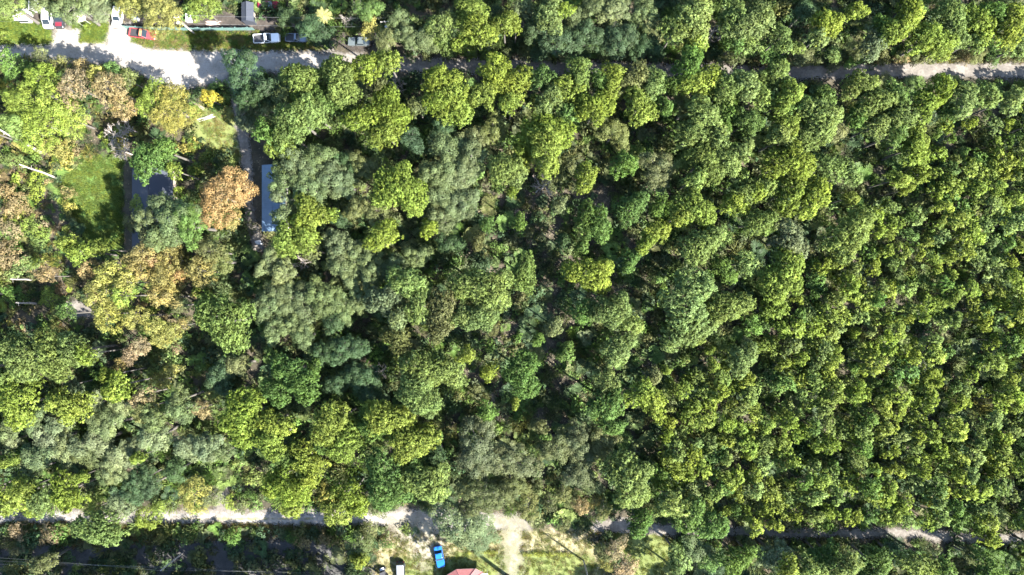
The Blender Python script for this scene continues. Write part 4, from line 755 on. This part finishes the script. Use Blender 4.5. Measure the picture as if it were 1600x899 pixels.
for (k, c, sw, rw, cl), ii in cells.items():
    ii.sort(key=lambda i: ents[i][2])
    for n, i in enumerate(ii):
        o = '' if len(ii) == 1 else (', leftmost of two' if n == 0 else ', rightmost of two') if len(ii) == 2 else ', '+ORD[n]
        labels[i] = f"{sw}{CNAME[c]} {KNAME[k][1]}{o}, {ROWN[rw]} {COLN[cl]}".replace(', top', ' at the top').replace(', bottom', ' at the bottom') if True else ''
        if rw not in (0, 7): labels[i] = f"{sw}{CNAME[c]} {KNAME[k][1]}{o} in the {ROWN[rw]} {COLN[cl]}"
for i, lb in labels.items():
    for w_ in ('leafy ', 'bright '):
        if len(re.findall(r'\w+', lb)) > 16: lb = lb.replace(w_, '')
    labels[i] = lb
assert len(set(labels.values())) == len(labels)
for i, (k, c, x, y, r) in enumerate(ents): place(k, c, x, y, r, labels[i], HX[i])

ONES = ['', 'first', 'second', 'third', 'fourth', 'fifth', 'sixth', 'seventh', 'eighth', 'ninth', 'tenth', 'eleventh', 'twelfth', 'thirteenth', 'fourteenth', 'fifteenth', 'sixteenth', 'seventeenth', 'eighteenth', 'nineteenth', 'twentieth']
def ordw(n): return ONES[n] if n <= 20 else ('twenty-' if n < 30 else 'thirty-')+ONES[n % 10] if n % 10 else 'thirtieth'
# dense plantation of young pines on the right
PLANT = [(1470, 128), (1760, 128), (1760, 868), (1540, 846), (1400, 824), (1230, 828), (1090, 822), (1020, 770), (1000, 706), (1040, 590), (1140, 520), (1210, 470), (1270, 400), (1390, 300), (1400, 240), (1460, 205)]
young, rowof, nrow = [], {}, 0
yy = 128
while yy < 880:
    xx = 990 + R.uniform(0, 20); rown = []; nrow += 1
    while xx < 1760:
        pv = mnoise.noise(Vector((xx*.013, yy*.017, 3.1))); x, y, r = xx+R.uniform(-9, 9), yy+(xx-1300)*.06+R.uniform(-8, 8), R.triangular(9, 21, 13)+5*pv
        if inside(x, y, PLANT) and all((x-e[2])**2+(y-e[3])**2 > (.72*(r+e[4]))**2 for e in ents) and R.random() > (.22 if mnoise.noise(Vector((xx*.02, yy*.03, 9.7))) > .18 else .05):
            rown.append((x, y, r)); young.append((x, y, r, R.choice((['yg']*13+['lg']*4+['g']*2 if pv > -.05 else ['yg']*8+['lg']*8+['g']*3))))
        xx += R.uniform(21, 29)
    for q, (x, y, r) in enumerate(sorted(rown)): rowof[x, y] = (nrow, q+1)
    yy += 26
young.sort(key=lambda q: -q[2]*(0 if q[0] > 1604 else 1))
YL = {'og': 'grey-green', 'yg': 'yellow-green', 'lg': 'light green', 'g': 'mid green', 'ye': 'yellowing'}
for x, y, r, c in young[:300]:
    t = place('Y', c, x, y, r, f"{YL[c]} young pine, {ordw(rowof[x, y][1])} from left in the {ordw(rowof[x, y][0])} plantation row from top", spread=.16)

# ------------------------------------------------------------------ masses placed by geometry nodes: rest of the plantation, woods outside the frame, undergrowth, grass
def scatter(name, label, cat, protos, pts):
    """pts: list of (x, y, z, rz, sxy, sz, proto index, (r, g, b))"""
    pc = bpy.data.collections.new(name+'_kinds')
    for i, me in enumerate(protos): pc.objects.link(bpy.data.objects.new(f'{name}_{i:02d}', me))
    me = bpy.data.meshes.new(name); n = len(pts); me.vertices.add(n)
    me.vertices.foreach_set('co', np.array([p[:3] for p in pts], np.float32).reshape(-1))
    def attr(nm, tp, vals, f):
        a = me.attributes.new(nm, tp, 'POINT'); a.data.foreach_set(f, np.array(vals).reshape(-1))
    attr('turn', 'FLOAT_VECTOR', np.array([(0, 0, p[3]) for p in pts], np.float32), 'vector')
    attr('size', 'FLOAT_VECTOR', np.array([(p[4], p[4], p[5]) for p in pts], np.float32), 'vector')
    attr('which', 'INT', np.array([p[6] for p in pts], np.int32), 'value')
    attr('tint', 'FLOAT_COLOR', np.array([(*p[7], 1) for p in pts], np.float32), 'color')
    o = link(bpy.data.objects.new(name, me)); tag(o, label, cat, None, 'stuff')
    g = bpy.data.node_groups.new(name, 'GeometryNodeTree')
    g.interface.new_socket('Geometry', in_out='INPUT', socket_type='NodeSocketGeometry'); g.interface.new_socket('Geometry', in_out='OUTPUT', socket_type='NodeSocketGeometry')
    gi = g.nodes.new('NodeGroupInput'); go = g.nodes.new('NodeGroupOutput'); ip = g.nodes.new('GeometryNodeInstanceOnPoints'); ci = g.nodes.new('GeometryNodeCollectionInfo')
    ci.inputs[0].default_value = pc; ci.inputs['Separate Children'].default_value = True; ci.inputs['Reset Children'].default_value = True
    def na(nm, t):
        x = g.nodes.new('GeometryNodeInputNamedAttribute'); x.data_type = t; x.inputs[0].default_value = nm; return x.outputs[0]
    e2r = g.nodes.new('FunctionNodeEulerToRotation'); g.links.new(na('turn', 'FLOAT_VECTOR'), e2r.inputs[0])
    g.links.new(gi.outputs[0], ip.inputs['Points']); g.links.new(ci.outputs[0], ip.inputs['Instance']); ip.inputs['Pick Instance'].default_value = True
    g.links.new(na('which', 'INT'), ip.inputs['Instance Index']); g.links.new(e2r.outputs[0], ip.inputs['Rotation']); g.links.new(na('size', 'FLOAT_VECTOR'), ip.inputs['Scale'])
    g.links.new(ip.outputs[0], go.inputs[0])
    md = o.modifiers.new('scatter', 'NODES'); md.node_group = g; return o
def instanced(me):
    m = me.copy(); m.materials[0] = LEAFI; return m
def jit(c, s=.18):
    k = R.uniform(1-s, 1+s); return (c[0]*k*R.uniform(.92, 1.08), c[1]*k, c[2]*k*R.uniform(.85, 1.15))
def mass(name, label, cat, kinds, trees):
    """trees: (kind, col, px, py, rpx)"""
    protos, ix = [], {}
    for k in kinds:
        for q in PROTO[k]:
            ix[id(q)] = len(protos); protos.append(instanced(q[2])); protos.append(q[3])
    pts = []
    for k, c, px, py, rpx in trees:
        q = R.choice(PROTO[k]); rm = rpx*(HC-12)/FPX; s = rm/q[0]; sz = s**.35*R.uniform(.93, 1.07); p = W(px, py, q[1]*sz*.9); a = R.uniform(0, 6.28)
        pts.append((p.x, p.y, q[4]*sz, a, s, sz, ix[id(q)], jit(COL[c]))); pts.append((p.x, p.y, 0, a, s, sz, ix[id(q)]+1, (0, 0, 0)))
    scatter(name, label, cat, protos, pts)
mass('plantation_pines', 'remaining young pines filling the dense plantation on the right', 'young pines', ['Y'], [('Y', c, x, y, r) for x, y, r, c in young[300:]])
out = []
for _ in range(2600):
    x, y = R.uniform(-330, 1930), R.uniform(-330, 1230); r = R.uniform(18, 32)
    if -r-24 < x < 1600+r+24 and -r-24 < y < 900+r+22: continue
    if x > 1620 and 130 < y < 860: continue
    if (y > 90 and y < 130 and x > 1600) or (x < 0 and (60 < y < 110 or 795 < y < 825)) or (y > 880 and 575 < x < 1030): continue
    if all((x-q[2])**2+(y-q[3])**2 > (.8*(r+q[4]))**2 for q in out[-900:]): out.append((R.choice('PPPO'), R.choice(['yg', 'lg', 'g', 'og']), x, y, r))
# the row just below the frame that shades the dark strip at bottom left
for x in range(-60, 800, 34):
    if not 600 < x < 780: out.append((R.choice('PPO'), R.choice(['g', 'lg', 'ol']), x+R.uniform(-8, 8), 966+R.uniform(-10, 10), R.uniform(24, 34)))
mass('surrounding_woods', 'mixed woods continuing beyond the edges of the photo', 'woods', ['P', 'O'], out)

# undergrowth
def shrub_protos():
    ms = []
    for q in range(6):
        g = np.random.default_rng(500+q); l = lobes(g, 1.0, .8, 7, .42, .25); V, CO, NO = leaves(g, l, 190, .24, .5, .75, .7); ms.append(quads('shrub_leaves', V, CO, LEAFI, NO))
    for q in range(3):     # saw palmetto fans
        g = np.random.default_rng(540+q); V, CO = [], []
        for f in range(11):
            a = g.uniform(0, 6.28); r = .75*f/11; c = np.array((r*math.cos(a), r*math.sin(a), g.uniform(.4, .8))); tilt = g.uniform(-.3, .5); lv = g.uniform(0, 1)
            for b in np.linspace(-1.7, 1.7, 11):
                d = np.array((math.cos(a+b), math.sin(a+b), tilt)); s = np.array((-d[1], d[0], 0))*.045; e = c+d*g.uniform(.45, .6)
                V.append((c-s*.4, c+s*.4, e+s, e-s)); CO.append((g.uniform(0, 1), lv, .2))
        ms.append(quads('palmetto', np.array(V), np.array(CO), LEAFI))
    for q in range(3):     # wispy twiggy growth
        g = np.random.default_rng(560+q); l = [(np.array((0, 0, .15)), .75)]; V, CO, NO = blades(g, l, 90, 4, .75, .05, .6, .7); ms.append(quads('twiggy_growth', V, CO, LEAFI))
    return ms
SH = shrub_protos()
rp = [[tuple(W(x, y)[:2]) for x, y in p] for p in ROADS]
OPEN = [[(585, 830), (935, 828), (960, 930), (590, 950)], [(940, 822), (1010, 822), (1060, 850), (1070, 960), (960, 960), (985, 880)], [(300, 160), (375, 160), (385, 250), (330, 240)],
        [(135, 245), (192, 245), (192, 398), (155, 400), (85, 290)], [(-40, 14), (200, 14), (440, 26), (440, 50), (600, 52), (600, 74), (560, 90), (-40, 80)], [(388, 195), (425, 195), (425, 400), (388, 400)], [(186, 235), (275, 235), (275, 405), (186, 405)], [(96, 470), (155, 470), (155, 498), (100, 498)], [(336, 756), (362, 756), (360, 808), (336, 808)]]
GAP = [(640, 350), (820, 240), (1060, 300), (1010, 430), (1100, 450), (980, 640), (860, 680), (740, 640), (700, 560), (780, 480)]
ug = []
M = 26000
GX = NR.uniform(-200, 1800, M); GY = NR.uniform(-150, 1050, M)
def near_any(x, y, polys): return any(inside(x, y, p) for p in polys)
for x, y in zip(GX, GY):
    if near_any(x, y, ROADS) or near_any(x, y-6, ROADS) or near_any(x, y+7, ROADS) or near_any(x, y, OPEN): continue
    ingap = inside(x, y, GAP)
    if ingap and R.random() < .2: continue
    left = x < 330 and 85 < y < 520
    strip = x < 590 and y > 838
    if strip and R.random() < .5: continue
    s = R.choice((R.uniform(.5, 1.4), R.uniform(.7, 2.3)))*(.8 if left else 1)
    if left: c = R.choice(['yg', 'ta', 'ye', 'ol', 'g', 'dg', 'dg', 'g', 'ol'])
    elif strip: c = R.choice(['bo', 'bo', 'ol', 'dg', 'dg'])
    elif ingap: c = R.choice(['ol', 'bo', 'g', 'g', 'dg', 'dg', 'og'])
    else: c = R.choice(['g', 'dg', 'dg', 'ol', 'og', 'bo', 'g', 'lg'])
    kx = R.choices(range(12), [4]*6+[2.4]*3+[2.6]*3)[0]
    p = W(x, y, s*.5); ug.append((p.x, p.y, -.05, R.uniform(0, 6.28), s, s*R.uniform(.8, 1.6), kx, jit(COL[c], .25)))
scatter('undergrowth', 'mixed shrubs and palmetto covering the woodland floor', 'undergrowth', SH, ug)
# trimmed hedge strips beside the drive
def hedge(label, x0, x1, y):
    a, b = W(x0, y), W(x1, y); g = np.random.default_rng(int(x0)); L = b.x-a.x
    l = [(np.array((q, g.uniform(-.12, .12), g.uniform(.35, .55))), g.uniform(.4, .6)) for q in np.linspace(0, L, int(L/.55))]; V, CO, NO = leaves(g, l, 200, .2, .4, .7, .9)
    t = thing('hedge', label, 'hedge', a); f = part('foliage', quads('foliage', V, CO, LEAF), t); f.color = (.16, .18, .03, 1)
    bm = bmesh.new()
    for q in np.linspace(.1, L-.1, int(L/.8)): tube(bm, [(q, 0, 0), (q+.05, .03, .5)], [.03, .02], 4)
    part('stem', bm_mesh('stem', bm, BARK), t)
hedge('yellow-green hedge strip across the mown lawn right of the drive', 820, 893, 865)
hedge('short hedge strip above the red roofed house', 733, 775, 862)
# grass
gp = []
for q in range(4):
    g = np.random.default_rng(600+q); n = 46
    c = np.concatenate((g.uniform(-.35, .35, (n, 2)), np.zeros((n, 1))), 1); d = unit(np.concatenate((g.normal(0, .5, (n, 2)), np.ones((n, 1))), 1)); s = unit(np.cross(d, g.normal(size=d.shape)))*.02; ln = g.uniform(.1, .28, (n, 1))
    gp.append(quads('grass_tuft', np.stack((c-s, c+s, c+d*ln+s*.3, c+d*ln-s*.3), 1), np.stack((g.uniform(0, 1, n), g.uniform(0, 1, n), g.uniform(0, 1, n)), 1), LEAFI))
gr = []
def grass(poly, n, cols, s0=.7, s1=1.5):
    xs = [p[0] for p in poly]; ys = [p[1] for p in poly]
    for _ in range(n):
        x, y = R.uniform(min(xs), max(xs)), R.uniform(min(ys), max(ys))
        if inside(x, y, poly) and not near_any(x, y, ROADS):
            p = W(x, y); s = R.uniform(s0, s1); gr.append((p.x, p.y, .03, R.uniform(0, 6.28), s, s*R.uniform(.8, 1.6), R.randrange(4), jit(COL[R.choice(cols)], .2)))
grass(OPEN[0], 2600, ['ye', 'yg', 'ta', 'lg']); grass(OPEN[1], 900, ['ye', 'yg', 'lg']); grass(OPEN[2], 500, ['ye', 'yg', 'lg', 'ta'])
grass(OPEN[3], 1600, ['g', 'yg', 'lg'], 1, 2); grass([(-40, 22), (75, 36), (85, 72), (-40, 74)], 900, ['g', 'yg'], 1, 2); grass([(112, 36), (172, 36), (168, 66), (122, 70)], 500, ['g', 'yg'], .9, 1.6); grass([(196, 46), (420, 50), (520, 58), (500, 78), (330, 80), (205, 74)], 1500, ['g', 'yg', 'ta'], .9, 1.7)
grass([(-100, 818), (560, 818), (560, 836), (150, 852), (-100, 858)], 2200, ['ta', 'ta', 'ye', 'ol'], 1, 2.2); grass([(1200, 92), (1620, 88), (1620, 104), (1200, 108)], 700, ['ta', 'ol', 'ye', 'bo'], 1, 2)
scatter('grass', 'short grass growing in the yards, lawns and verges', 'grass', gp, gr)
print('objects', len(bpy.data.objects), 'young', len(young), 'trees', len(ents), 'under', len(ug), 'out', len(out))
